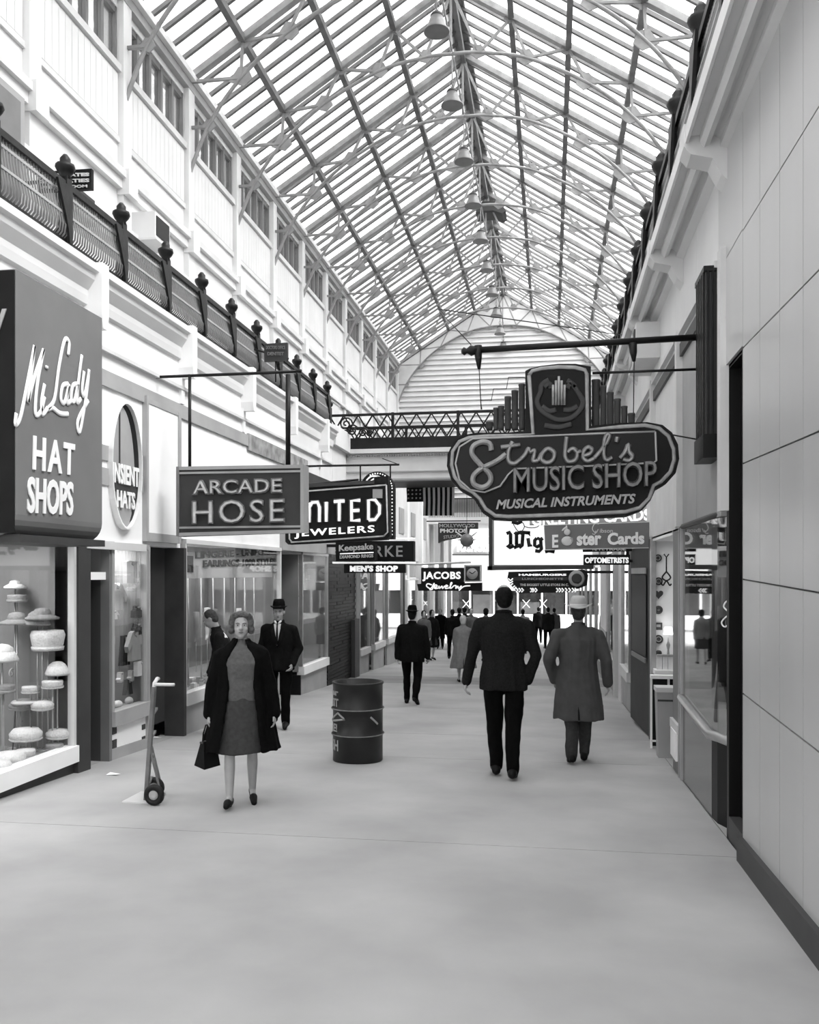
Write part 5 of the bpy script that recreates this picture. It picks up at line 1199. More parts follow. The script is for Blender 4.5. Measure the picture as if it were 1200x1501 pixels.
for px, py, X, r, lb in ((40, 1055, -5.2, .085, 'dark round cap hanging under the glass shelf, left'), (77, 1042, -5.25, .085, 'dark half-round cap under the glass shelf, right')):
    v = hp(px, py, X); t = empty('dark_cap', v, lb, 'hat'); MB().ell(v, r*.6, r, r*.7).build('crown', M['dgrey'], t); MB().tube([(v.x, v.y, zf), (v.x, v.y, v.z)], .006, 5).build('stand_pole', M['alu'], t)
v = hp(48, 1028, -5.05)
t = empty('display_shelf', (-5.05, v.y, zf), 'oval glass shelf on thin legs in the middle of the hat window', 'shelf')
MB().lathe([(.26, v.z-.0), (.27, v.z+.01), (.26, v.z+.02), (.01, v.z+.02)], (-5.05, v.y, 0), 24, sx=.6).build('shelf_top', M['trim'], t)
for dx in (-.1, .1):
    for dy in (-.18, .18): MB().tube([(-5.05+dx, v.y+dy, zf), (-5.05+dx*.8, v.y+dy*.9, v.z)], .006, 5).build('leg', M['dgrey'], t)
# forked stand behind
v = hp(40, 985, -5.3); t = empty('display_branch', (-5.3, v.y, zf), 'scrolled forked display stand between the hats', 'display stand')
MB().tube([(-5.3, v.y, zf), (-5.3, v.y, v.z-.1)], .014, 6).build('stem', M['trim'], t)
for a in (-.5, -.2, .25, .55):
    MB().tube(cat_rom([(-5.3, v.y, v.z-.1), (-5.3, v.y+a*.3, v.z+.05), (-5.3, v.y+a*.7, v.z+.25)]), .012, 6).build('branch', M['trim'], t)
for a in (-.3, -.15):
    MB().tube([(-5.28, v.y+a+.05*math.cos(q*.5)*(1-q/20), v.z+.02+.05*math.sin(q*.5)*(1-q/20)) for q in range(16)], .009, 5).build('scroll', M['trim'], t)
v = hp(58, 820, -5.2); t = empty('spot_lamp', v, 'round lit spot lamp at the top of the hat window', 'lamp')
MB().lathe([(.02, .1), (.05, .05), (.075, 0), (.07, 0), (.02, .03)], v, 16).build('reflector', mat('lit_spot', .9, .4, .01, 2, emit=2.5), t); MB().tube([v+Vector((0, 0, .1)), Vector((v.x, v.y, 2.0))], .01, 5).build('stem', M['dgrey'], t)
# clothes in the small window
def garment(px, py, X, w, h, m, kind_, label, th=.05):
    v = atX(px, py, X)
    while v.y+w*.5 > 9.68 and X < XL-.06: X += .01; v = atX(px, py, X)
    t = empty(kind_, v, label, 'garment'); y, z = v.y, v.z; h *= .95
    if kind_ == 'blouse': pl_ = [(-.5, 0), (-.42, .55), (-.75, .3), (-.85, .5), (-.4, .95), (-.15, 1), (0, .88), (.15, 1), (.4, .95), (.85, .5), (.75, .3), (.42, .55), (.5, 0)]
    elif kind_ == 'skirt': pl_ = [(-.6, 0), (-.3, 1), (.3, 1), (.6, 0)]
    elif kind_ == 'glove': pl_ = [(-.25, 1), (-.3, .45), (-.55, .3), (-.45, .22), (-.3, .3), (-.3, 0), (-.15, .0), (-.05, .2), (.02, -.05), (.12, .2), (.22, .0), (.3, .35), (.3, 1)]
    elif kind_ == 'shirt_box': pl_ = [(-.5, 0), (-.5, .95), (-.3, 1), (.45, .97), (.5, .1), (.3, 0)]
    elif kind_ == 'handbag': pl_ = [(-.5, 0), (-.45, .6), (-.3, .65), (-.2, .95), (0, 1.02), (.2, .95), (.3, .65), (.45, .6), (.5, 0), (0, -.06)]
    else: pl_ = [(-.3, 0), (-.5, .5), (-.2, 1), (.2, 1), (.5, .5), (.3, 0)]
    MB().prismX([(y+a*w, z+b*h) for a, b in pl_], X-th/2, X+th/2).build('cloth', m, t)
    MB().prismX([(y+a*w*.15, z+h*(.86+.1*b)) for a, b in ((-1, 0), (-.6, 1), (0, .2), (.6, 1), (1, 0), (0, -.8))], X+th/2, X+th/2+.01).build('collar' if kind_ == 'blouse' else 'fold', M['shade'], t)
    MB().tube([(X, y, z+h*.98), (X, y, 1.92)], .003, 3).build('hanging_thread', M['shade'], t); return t
for a in [(192, 855, -5.0, .30, .27, 'cloth', 'shirt_box', 'large white folded cloth hanging at top of the small window'), (170, 895, -4.9, .27, .33, 'cloth', 'blouse', 'white blouse hanging at left of the small window'),
  (165, 908, -4.8, .14, .1, 'cloth', 'blouse', 'small white blouse below the larger one'), (197, 968, -5.0, .24, .36, 'shade', 'blouse', 'mottled grey blouse in the middle right of the small window'),
  (182, 975, -5.1, .16, .36, 'clothd', 'skirt', 'dark skirt in the middle of the small window'), (163, 950, -4.85, .12, .14, 'cloth', 'glove', 'white glove at left of the small window'),
  (205, 990, -4.95, .22, .18, 'cloth', 'shirt_box', 'white folded cloth low at right of the small window'), (176, 1000, -4.85, .11, .12, 'cloth', 'glove', 'left of two white gloves low in the small window'),
  (192, 998, -4.85, .11, .13, 'cloth', 'glove', 'right of two white gloves low in the small window'), (187, 1018, -4.95, .14, .18, 'clothd', 'skirt', 'dark stocking form below the two gloves'),
  (200, 905, -5.1, .2, .14, 'clothd', 'handbag', 'upper dark handbag in the small window'), (200, 930, -5.1, .2, .14, 'clothd', 'handbag', 'lower dark handbag in the small window')]:
    garment(a[0], a[1], a[2], a[3], a[4], M[a[5]], a[6], a[7])
for px in (172, 190, 207):
    v = atX(px, 1040, -4.85); tag(MB().ell((v.x, v.y, .16+.0), .05, .08, .045).build('crumpled_tissue', M['cloth'], None), {172: 'leftmost', 190: 'middle', 207: 'rightmost'}[px]+' crumpled white tissue on the sill of the small window', 'tissue')
# hosiery window: dowels, sign card, stocking legs and small goods
t = empty('window_card', (XL-.08, 12.9, 1.55), 'pale card lettered lingerie, uniforms and earrings at the top of the hosiery window', 'sign')
MB().box(XL-.10, XL-.085, 11.1, 14.75, 1.58, 1.93).build('card', M['trim'], t)
q = lambda px, py: atX(px, py, XL-.08)
text('LINGERIE - UNIFORMS', (q(286, 819), q(404, 813), q(286, 808)), M['dgrey'], t, bold=.02); text('EARRINGS-1000 STYLES', (q(297, 832), q(403, 827), q(297, 821)), M['dgrey'], t, bold=.035)
MB().box(XL-.084, XL-.075, 11.1, 11.3, 1.66, 1.88).build('card_monogram', M['dgrey'], t)
for i in range(8):
    y = 11.2+i*.46
    t = tag(MB().tube([(XL-.3, y, .0), (XL-.3, y, 1.6)], .012, 6).build('display_rod', M['alu'], None), 'thin upright display rod in the hosiery window, %s from its left end' % ['first', 'second', 'third', 'fourth', 'fifth', 'sixth', 'seventh', 'eighth'][i], 'rod', 'display rods in the hosiery window')
for i in range(16):
    y = 11.05+(i % 8)*.47+R.uniform(-.08, .08); z = .02+(i//8)*.52+R.uniform(0, .12); X = XL-.5-R.uniform(0, .5)
    t = empty('stocking_form', (X, y, .0), 'pale stocking leg form, %s in the %s row of the hosiery window' % (['first', 'second', 'third', 'fourth', 'fifth', 'sixth', 'seventh', 'eighth'][i % 8], ['lower', 'upper'][i//8]), 'stocking form', 'stocking forms in the hosiery window')
    MB().tube([(X, y-.06, z+.0), (X, y-.02, z+.02), (X, y, z+.08), (X, y+.01, z+.3), (X, y, z+.48)], [.012, .025, .03, .045, .05], 8).build('leg_form', M['stock'] if i % 3 else M['cloth'], t)
    MB().tube([(X, y, .0), (X, y, z+.05)], .006, 4).build('stand_pole', M['alu'], t)
for i in range(26):
    y = 10.95+(i % 13)*.29+R.uniform(-.05, .05); X = XL-.15-(i//13)*.18; s_ = R.uniform(.04, .08)
    t = empty('goods_box', (X, y, .0), 'small %s box on the floor of the hosiery window' % ['pale', 'grey'][i//13], 'box', ['front row of small boxes in the hosiery window', 'rear row of small boxes in the hosiery window'][i//13])
    MB().box(X-s_*.6, X+s_*.6, y-s_, y+s_, .07, .07+s_*1.6).build('box_body', M['cloth'] if i//13 == 0 else M['shade'], t)
    MB().box(X-s_*.62, X+s_*.62, y-s_*1.03, y+s_*1.03, .07+s_*1.25, .075+s_*1.6).build('box_lid', M['shade'] if i % 2 else M['trim'], t)
# entry side window goods
t = empty('round_mirror', (XL-.3, 16.6, .6), 'pale round display disc in the glass bay beyond the hosiery window', 'display disc')
MB().lathe([(0, 0), (.26, 0), (.28, .02), (.26, .04), (0, .04)], (XL-.25, 16.7, .95), 24, 'x').build('disc', M['shade'], t); MB().tube([(XL-.25, 16.7, -.2), (XL-.25, 16.7, .7)], .015, 6).build('stem', M['alu'], t)
for i in range(4):
    t = tag(MB().box(XL-.35, XL-.32, 16.7+i*.3, 16.92+i*.3, 1.2+.1*(i % 2), 1.85).build('display_card', M['trim'], None), '%s of four pale cards hung in the glass bay' % ['first', 'second', 'third', 'last'][i], 'card', 'cards in the glass bay')
# men's shop window mannequins (jackets on forms)
for i, y in enumerate((21.9, 23.8, 25.9, 27.0)):
    t = empty('jacket_form', (XL-.4, y, -.3), ['first', 'second', 'third', 'last'][i]+" dark jacket on a form in the men's shop windows", 'jacket form', "jackets in the men's shop windows")
    MB().loft([(.35, .14, .2, XL-.4, y), (.75, .12, .17, XL-.4, y), (1.05, .13, .22, XL-.4, y), (1.15, .06, .08, XL-.4, y)], 16).build('jacket', M['suit'], t)
    MB().prismX([(y-.06, 1.12), (y+.06, 1.12), (y, .85)], XL-.28, XL-.24).build('shirt_front', M['shirt'], t); MB().tube([(XL-.4, y, -.3), (XL-.4, y, .4)], .02, 6).build('stand_pole', M['alu'], t)
# music window goods
for i, (px, py) in enumerate(((1054, 1000), (1060, 1035))):
    v = Vector((1.62, 7.5-.25*i, .32)); t = empty('instrument_box', v, ['taller', 'shorter'][i]+' pale object displayed in the rounded corner of the music window', 'display item')
    h_ = .55-.25*i
    MB().loft([(v.z, .09, .09, v.x, v.y), (v.z+h_*.5, .05, .05, v.x, v.y), (v.z+h_*.8, .08, .08, v.x, v.y), (v.z+h_, .02, .02, v.x, v.y)], 14).build('stand', M['shade'], t)
    MB().ell((v.x, v.y, v.z+h_+.05), .09, .09, .07).build('bowl', M['cloth'], t)
t = empty('window_script', (1.3, 7.1, 1.3), 'small white script lettering on the rounded corner glass', 'lettering')
sc_ = [[(8, 0), (3, -2), (0, 3), (5, 8), (6, 15), (1, 20), (-2, 16), (4, 10), (12, 6)], [(12, -2), (12, 8), (16, 6)], [(17, 3), (18, 8), (21, 3), (24, 4)]]
mb = MB()
for pth in sc_:
    pts = [Vector((1.305+.006*x, 7.04-.009*x, 1.42-.009*y_)) for x, y_ in pth]; mb.tube(cat_rom(pts, 4), .006, 5)
mb.build('script', M['letter'], t)
from mathutils import noise
# ================= people =================
def remesh(mb, name, m, parent, voxel, it=3):
    o = mb.build(name, m, parent, local=True)
    drape = {'coat': (.020, 9, 1.1), 'jacket': (.014, 9, 3), 'trousers': (.014, 9, 4), 'skirt': (.013, 9, 1.2), 'sweater': (.012, 8, 8), 'suit': (.014, 9, 3)}.get(name)
    md = o.modifiers.new('r', 'REMESH'); md.mode = 'VOXEL'; md.voxel_size = voxel; md.use_smooth_shade = True
    if it: s_ = o.modifiers.new('s', 'SMOOTH'); s_.factor = .5; s_.iterations = it
    dg = bpy.context.evaluated_depsgraph_get(); me = bpy.data.meshes.new_from_object(o.evaluated_get(dg)); o.modifiers.clear()
    old = o.data; o.data = me; bpy.data.meshes.remove(old); me.name = name
    if not me.materials: me.materials.append(m)
    if drape:
        A, fx, fzq = drape; sd_ = parent.location.x*3
        nrm = [v.normal.copy() for v in me.vertices]
        for v in me.vertices:
            c = v.co; n_ = noise.noise(Vector((c.x*fx+sd_, c.y*fx, c.z*fzq)))*A + noise.noise(Vector((c.x*fx*2.3+sd_, c.y*fx*2.3, c.z*fzq*2.8)))*A*.45
            v.co = c + nrm[v.index]*n_
    return o
def person(label, x, y, rz_, H, pose, top='jacket', topm='suit', legm='trou', hat=None, hair='hair', hairstyle='short', vox=.011, female=False,
           hem=.80, flare=.0, W=1.0, shirt=None, skirt=None, face=True, fine=False, floor=None, name='person', hatm='feltd', shoem='shoe', legs_bare=False):
    k = H/1.75
    lean = pose.get('lean', 0)
    V3 = lambda a, b, c: Vector((a, b - max(0, c-.93)*lean, c))
    leg = {}; low = []
    for s, key in ((1, 'L'), (-1, 'R')):
        a, kn, ab = pose.get('leg'+key, (0, 0, .03))
        hip = Vector((s*.088*W, 0, .92)); knee = hip + Vector((s*ab, -math.sin(a), -math.cos(a))).normalized()*.43
        b = a-kn; ank = knee + Vector((s*ab*.3, -math.sin(b), -math.cos(b))).normalized()*.41
        p = max(-.35, min(1.0, -b*.9)); td = Vector((s*.12, -math.cos(p), -math.sin(p))).normalized()
        toe = ank + td*.15 + Vector((0, 0, -.045*math.cos(p))); heel = ank - td*.055 + Vector((0, 0, -.045))
        leg[s] = (hip, knee, ank, toe, heel, td); low += [toe.z-.025, heel.z-.025]
    dz = -min(low)
    up = Vector((0, 0, dz))
    arm = {}
    for s, key in ((1, 'L'), (-1, 'R')):
        sw, ab, el, ab2 = pose.get('arm'+key, (0, .12, .15, .02))
        sh = V3(s*(.18 if not female else .155)*W, 0, 1.385 if not female else 1.36); e = sh + Vector((s*ab, -math.sin(sw), -math.cos(sw))).normalized()*.285
        f = Vector((s*ab2, -math.sin(sw+el), -math.cos(sw+el))).normalized(); w = e + f*.25
        arm[s] = (sh, e, w, f)
    y0 = floor if floor is not None else fz(y)
    root = empty(name, (x, y, y0), label, 'person', rz=rz_)
    hy, hp_ = pose.get('head', (0, 0))
    hc = V3(0, -.012, 1.632) + Vector((0, -.05*math.sin(hp_), -.02*abs(math.sin(hp_))))
    RH = Matrix.Rotation(hy, 3, 'Z') @ Matrix.Rotation(hp_, 3, 'X')
    hd = lambda a, b, c: hc + RH @ Vector((a, b, c))
    def fin(mb):
        mb.v = [((v[0])*k, (v[1])*k, (v[2]+dz)*k) for v in mb.v]; return mb
    # ---- body, one continuous surface
    b = MB()
    ts = [(.84, .13*W, .09), (.93, .15*W, .10), (1.05, .13*W, .09), (1.2, .14*W, .10), (1.36, .16*W, .095), (1.45, .10*W, .07)]
    b.loft([(z, rx, ry, 0, -max(0, z-.93)*lean) for z, rx, ry in ts], 20)
    b.cap(V3(0, .005, 1.42), V3(0, -.0, 1.53), .055, .052)
    b.cap(V3(0, 0, 1.52), hd(0, .02, -.05), .05, .052)
    b.ell(hd(0, .012, .028), .076, .095, .097, 20, 14, RH); b.ell(hd(0, -.02, -.035), .061, .073, .084, 18, 12, RH)
    b.ell(hd(0, -.06, -.093), .028, .024, .022, 10, 8, RH)
    if face:
        b.cap(hd(0, -.088, .012), hd(0, -.112, -.026), .008, .0135, 8)
        for s in (-1, 1):
            b.ell(hd(s*.012, -.1, -.03), .009, .01, .008, 8, 6); b.ell(hd(s*.037, -.062, -.028), .025, .022, .024, 10, 8); b.ell(hd(s*.03, -.078, .024), .02, .012, .008, 8, 6)
            b.ell(hd(s*.077, .012, -.005), .010, .020, .031, 8, 8, RH)
        b.cap(hd(-.017, -.088, -.058), hd(.017, -.088, -.058), .008, .008, 8)
    for s in (1, -1):
        hip, knee, ank, toe, heel, td = leg[s]; sh, e, w, f = arm[s]
        b.cap(hip, knee, .075, .05); b.cap(knee, knee.lerp(ank, .35)+Vector((0, .012, 0)), .047, .05); b.cap(knee.lerp(ank, .35)+Vector((0, .012, 0)), ank, .05, .032)
        b.cap(ank, toe, .03, .025, 8); b.cap(ank, heel, .03, .026, 8)
        b.cap(V3(s*.07, 0, 1.41), sh, .05, .045); b.cap(sh, e, .047, .037); b.cap(e, w, .036, .026)
        n = Vector((-s, 0, 0)); n = (n-f*n.dot(f)).normalized(); wd_ = f.cross(n).normalized()
        if wd_.y > 0: wd_ = -wd_
        fr = .0085 if fine else .0095
        b.cap(w, w+f*.03, .026, .024)
        for i in range(4):
            o_ = (1.5-i)*.019; kn = w + f*(.085-.004*abs(i-1)) + wd_*o_; b.cap(w+f*.02+wd_*o_*.6, kn, .015, .0125, 8)
            Lf = (.036, .041, .038, .030)[i]; cu = pose.get('curl', .45)+.08*i
            d1 = (f*math.cos(cu)+n*math.sin(cu)+wd_*.06*(1.5-i)).normalized(); d2 = (f*math.cos(cu*2)+n*math.sin(cu*2)).normalized()
            q1 = kn+d1*Lf; q2 = q1+d2*Lf*.9; b.cap(kn, q1, fr+.001, fr, 8); b.cap(q1, q2, fr, fr-.0015, 8)
        tb = w+f*.03+wd_*.022; t1 = tb+(f*.6+wd_*.7+n*.2).normalized()*.035; b.cap(tb, t1, .0135, .011, 8); b.cap(t1, t1+(f*.9+wd_*.3+n*.25).normalized()*.03, .0105, .0085, 8)
    remesh(fin(b), 'body', M['skin'], root, vox*.62 if fine else vox, 2 if fine else 1)
    # ---- face details
    if face:
        m_ = MB()
        for s in (-1, 1): m_.ell(hd(s*.030, -.0835, .004), .0125, .006, .0065, 12, 8, RH)
        ey = fin(m_).build('eyes', M['eye'], root, local=True)
        m_ = MB()
        for s in (-1, 1): m_.ell(hd(s*.030, -.0885, .004), .006, .003, .006, 10, 6, RH)
        fin(m_).build('irises', M['iris'], ey, local=True)
        m_ = MB()
        for s in (-1, 1): m_.tube([hd(s*.014, -.093, .02), hd(s*.03, -.095, .026), hd(s*.048, -.085, .02)], [.003, .004, .002], 6)
        fin(m_).build('eyebrows', M[hair], root, local=True)
        m_ = MB(); m_.tube([hd(-.022, -.0915, -.058), hd(-.008, -.0975, -.055), hd(0, -.0965, -.057), hd(.008, -.0975, -.055), hd(.022, -.0915, -.058)], [.002, .0045, .004, .0045, .002], 8); m_.tube([hd(-.018, -.0915, -.062), hd(0, -.096, -.066), hd(.018, -.0915, -.062)], [.002, .005, .002], 8)
        fin(m_).build('lips', M['lip'], root, local=True)
    # ---- hair
    m_ = MB()
    if hairstyle == 'short': m_.ell(hd(0, .024, .034), .083, .094, .098, 18, 12, RH); m_.ell(hd(0, .05, -.02), .07, .06, .07, 14, 10, RH)
    elif hairstyle == 'balding':
        m_.ell(hd(0, .038, .018), .084, .085, .094, 18, 12, RH); m_.ell(hd(0, .052, -.03), .07, .06, .065, 14, 10, RH)
    elif hairstyle == 'wavy':
        m_.ell(hd(0, .03, .045), .092, .098, .095, 18, 12, RH)
        for s in (-1, 1):
            m_.ell(hd(s*.082, .0, .03), .033, .06, .06, 12, 8, RH); m_.ell(hd(s*.088, .012, -.035), .034, .052, .045, 12, 8, RH); m_.ell(hd(s*.045, -.055, .098), .04, .035, .028, 12, 8, RH)
            m_.ell(hd(s*.075, -.03, .075), .028, .035, .035, 12, 8, RH)
        m_.ell(hd(0, -.06, .105), .05, .03, .028, 12, 8, RH); m_.ell(hd(0, .07, -.03), .08, .05, .06, 12, 8, RH)
    elif hairstyle == 'bob': m_.ell(hd(0, .025, .03), .095, .10, .105, 18, 12, RH); m_.ell(hd(0, .05, -.05), .085, .06, .07, 14, 10, RH)
    if m_.v: remesh(fin(m_), 'hair', M[hair], root, max(vox*.8, .008), 2)
    if hairstyle == 'scarf':
        m_ = MB(); m_.ell(hd(0, .02, .025), .092, .108, .115, 18, 12, RH); m_.ell(hd(0, .04, -.07), .075, .075, .07, 14, 10, RH); m_.cap(hd(-.04, -.03, -.11), hd(.04, -.03, -.11), .02, .02)
        remesh(fin(m_), 'headscarf', M[hatm], root, max(vox, .01), 2)
    # ---- legs' clothing
    if not (female or legs_bare):
        m_ = MB(); m_.loft([(.80, .155*W, .115), (.93, .165*W, .12), (1.02, .15*W, .11)], 20)
        for s in (1, -1):
            hip, knee, ank, toe, heel, td = leg[s]; m_.cap(hip, knee, .100, .076); m_.cap(knee, ank+Vector((0, 0, .045)), .076, .062); m_.cap(ank+Vector((0, 0, .045)), ank+Vector((0, 0, .0)), .064, .06)
        remesh(fin(m_), 'trousers', M[legm], root, vox, 2)
    if skirt:
        m_ = MB(); f_ = lambda t, h: .03*math.sin(6*t+1)*(1-h)
        m_.loft([(skirt[1], .20*W, .15), (.7, .19*W, .145), (.9, .175*W, .135), (1.03, .14*W, .11)], 32, f_); remesh(fin(m_), 'skirt', M[skirt[0]], root, vox, 2)
    for s in (1, -1):
        hip, knee, ank, toe, heel, td = leg[s]; m_ = MB()
        bl = ank.lerp(toe, .62)
        if not female:
            m_.cap(ank+Vector((0, 0, -.005)), bl+Vector((0, 0, .012)), .050, .042); m_.cap(bl+Vector((0, 0, .006)), toe+td*.02, .044, .032); m_.cap(ank, heel+Vector((0, 0, .010)), .048, .042)
        else:
            m_.cap(heel, toe, .030, .028, 8); m_.cap(bl, toe+td*.015, .038, .028); m_.cap(heel+Vector((0, 0, .02)), heel, .032, .03); m_.cap(heel+Vector((0, 0, -.005)), heel+Vector((0, 0, -.035)), .018, .012, 8)
        remesh(fin(m_), 'shoe', M[shoem], root, max(vox*.8, .008), 1)
    # ---- upper clothing
    fo = lambda t, h: (.035*math.sin(7*t+.6)+.02*math.sin(13*t))*max(0, 1-h)**1.5
    def torso(g, hemz, fl, st):
        return [(hemz, (.185+fl)*W+g, .14+fl*.7+g), (hemz*.5+.5, (.182+fl*.55)*W+g, .14+fl*.4+g), (1.08, .165*W+g+fl*.15, .128+g+fl*.1), (1.22, .185*W+g, .135+g), (1.34, .192*W+g, .128+g), (1.405, .15*W+g, .105+g), (1.455, .10*W+g, .082+g), (1.49, .075+g, .07+g), (1.515, .064+g, .064+g)]
    def sleeves(m_, g, s_list=(1, -1), cuff=.0):
        for s in s_list:
            sh, e, w, f = arm[s]; m_.cap(V3(s*.075*W, 0, 1.395), sh, .075+g, .068+g); m_.cap(sh, e, .068+g, .058+g); m_.cap(e, w-f*.01, .058+g, .046+g); m_.cap(w-f*.01, w+f*.005, .047+g, .046+g)
    if shirt:
        m_ = MB(); m_.loft([(z, rx, ry, 0, -max(0, z-.93)*lean) for z, rx, ry in [(.95, .16*W, .125), (1.15, .165*W, .13), (1.3, .175*W, .135 if not female else .15), (1.4, .15*W, .11), (1.47, .07, .068), (1.515, .06, .06)]], 26)
        remesh(fin(m_), 'sweater' if female else 'shirt', M[shirt], root, vox, 2)
    if top in ('jacket', 'coat'):
        m_ = MB(); m_.loft([(z, rx, ry, 0, -max(0, z-.93)*lean) for z, rx, ry in torso(0 if top == 'jacket' else .008, hem, flare, 0)], 40, fo); sleeves(m_, 0 if top == 'jacket' else .008)
        g = remesh(fin(m_), top, M[topm], root, vox, 2)
        m_ = MB(); m_.tube([V3(.065*math.cos(a), .0+.06*math.sin(a), 1.505+.012*math.sin(a)) for a in [PI*2*i/18 for i in range(18)]], .014, 8, closed=True)
        fin(m_).build('collar', M[topm], g, local=True)
        if hem < .7:
            m_ = MB(); yb = .14+flare*.7+.01; m_.tube([V3(0.0, yb*.98, hem+.01), V3(.005, yb*.9, hem+.15), V3(0, yb*.8, hem+.28)], [.012, .010, .004], 6); fin(m_).build('back_vent', M['black'], g, local=True)
    elif top == 'open':
        m_ = MB(); secs = torso(.015, hem, flare, 0); N = 44; gap = math.radians(pose.get('gap', 34)); vs = []; fs = []
        for (z, rx, ry) in secs:
            gp = gap*(1 if z < 1.4 else .8)
            for i in range(N+1):
                t = -PI/2+gp+(2*PI-2*gp)*i/N; f_ = 1+fo(t, (z-hem)/(1.5-hem))
                vs.append((rx*math.cos(t)*f_, ry*math.sin(t)*f_-max(0, z-.93)*lean, z)); vs.append(((rx-.025)*math.cos(t)*f_, (ry-.025)*math.sin(t)*f_-max(0, z-.93)*lean, z))
        S2 = 2*(N+1)
        for j in range(len(secs)-1):
            for i in range(N):
                a = j*S2+i*2; fs += [(a, a+2, a+S2+2, a+S2), (a+1, a+S2+1, a+S2+3, a+3)]
            fs += [(j*S2, j*S2+S2, j*S2+S2+1, j*S2+1), (j*S2+2*N, j*S2+2*N+1, j*S2+S2+2*N+1, j*S2+S2+2*N)]
        for i in range(N):
            fs.append((i*2, i*2+1, i*2+3, i*2+2)); a = (len(secs)-1)*S2+i*2; fs.append((a, a+2, a+3, a+1))
        m_.add(vs, fs); sleeves(m_, .012)
        remesh(fin(m_), 'coat', M[topm], root, vox, 2)
    if pose.get('suitfront'):
        j = MB(); j.add([V3(-.05, -.118, 1.47), V3(.05, -.118, 1.47), V3(.0, -.155, 1.17), V3(-.05, -.06, 1.47), V3(.05, -.06, 1.47), V3(0, -.09, 1.17)], [(0, 2, 1), (3, 4, 5), (0, 1, 4, 3), (1, 2, 5, 4), (2, 0, 3, 5)])
        j.v = [(v[0]*1.0, v[1]-.004, v[2]) for v in j.v]
        sh_ = fin(j).build('shirt_front', M['shirt'], root, local=True)
        j = MB(); j.tube([V3(0, -.125, 1.48), V3(0, -.142, 1.44), V3(0, -.158, 1.3), V3(0, -.165, 1.18)], [.014, .010, .017, .012], 8, flatten=(0, 1, 0)); fin(j).build('necktie', M['black'], root, local=True)
        j = MB()
        for s in (-1, 1): j.tube([V3(s*.05, -.10, 1.49), V3(s*.072, -.135, 1.38), V3(s*.045, -.155, 1.26), V3(s*.004, -.165, 1.14)], [.012, .026, .022, .006], 8, flatten=(0, 1, 0))
        fin(j).build('lapels', M[topm], root, local=True)
        j = MB(); 
        for s in (-1, 1): j.tube([V3(s*.045, -.085, 1.51), V3(s*.03, -.115, 1.495), V3(s*.01, -.125, 1.475)], [.012, .016, .006], 8)
        fin(j).build('shirt_collar', M['shirt'], root, local=True)
    if hat:
        m_ = MB(); R4 = RH; c = lambda r, z, t, ex=1.0: hd(r*math.cos(t), r*1.18*math.sin(t)+.012, z)
        def ring_lathe(prof, n=28):
            vs = [c(r, z+((.026 if hat == 'wide' else .014)*math.cos(2*t) if i in (1, 2) and len(prof) == 4 and r > .1 else 0), t) for i, (r, z) in enumerate(prof) for t in [2*PI*q/n for q in range(n)]]; fs = []
            for i in range(len(prof)-1):
                for q in range(n): fs.append((i*n+q, i*n+(q+1) % n, (i+1)*n+(q+1) % n, (i+1)*n+q))
            fs += [tuple(range(n))[::-1], tuple((len(prof)-1)*n+q for q in range(n))]; return vs, fs
        cr = [(.085, .050), (.088, .09), (.080, .15), (.062, .182), (.03, .172), (.004, .162)]
        vs, fs = ring_lathe(cr); m_.add(vs, fs, True); h_ = fin(m_).build('hat_crown', M[hatm], root, local=True)
        bw = .15 if hat == 'wide' else .118
        m_ = MB(); vs, fs = ring_lathe([(.08, .058), (bw, .062+.008), (bw+.003, .075), (.084, .07)]); m_.add(vs, fs, True); fin(m_).build('hat_brim', M[hatm], h_, local=True)
        m_ = MB(); vs, fs = ring_lathe([(.087, .066), (.0905, .07), (.0905, .09), (.087, .094)]); m_.add(vs, fs, True); fin(m_).build('hat_band', M['black' if hatm == 'feltd' else 'trim'], h_, local=True)
    return root, arm, dz, k

# woman in the foreground, walking to the camera
rt, arm, dz, k = person('woman in open black coat over grey sweater and skirt walking toward the camera', -2.54, 7.08, .30, 1.60,
    dict(legL=(-.12, .14, -.01), legR=(.15, .06, .0), armL=(.02, .30, .10, .14), armR=(-.02, .28, .08, .12), head=(.02, -.05), gap=33, curl=.5), top='open', topm='coat', hairstyle='wavy', hair='hairb',
    vox=.010, female=True, hem=.50, flare=.115, W=1.14, shirt='knit', skirt=('skirt', .48), fine=True)
w = arm[-1][2]+arm[-1][3]*.09; wp_ = Vector((w.x*k, w.y*k, (w.z+dz)*k)); wpw = Matrix.Rotation(.30, 3, 'Z') @ wp_ + Vector((-2.54, 7.08, fz(7.08)))
t = empty('handbag', (wpw.x, wpw.y, wpw.z-.36), 'black clasp handbag held low in the right hand of the woman in the open coat', 'handbag', rz=1.25)
m_ = MB(); m_.add([(-.10, -.045, 0), (.10, -.045, 0), (.115, .05, .03), (-.115, .05, .03), (-.075, -.015, .22), (.075, -.015, .22), (.075, .015, .22), (-.075, .015, .22)], [(0,3,2,1),(4,5,6,7),(0,1,5,4),(1,2,6,5),(2,3,7,6),(3,0,4,7)]).build('bag_body', M['shoe'], t, local=True)
MB().bar((-.088, 0, .215), (.088, 0, .215), .03, .015).build('clasp_frame', M['dgrey'], t, local=True); MB().tube([(-.07, 0, .2), (-.06, 0, .29), (-.03, 0, .35), (.03, 0, .35), (.06, 0, .29), (.07, 0, .2)], .007, 6).build('handle', M['shoe'], t, local=True)
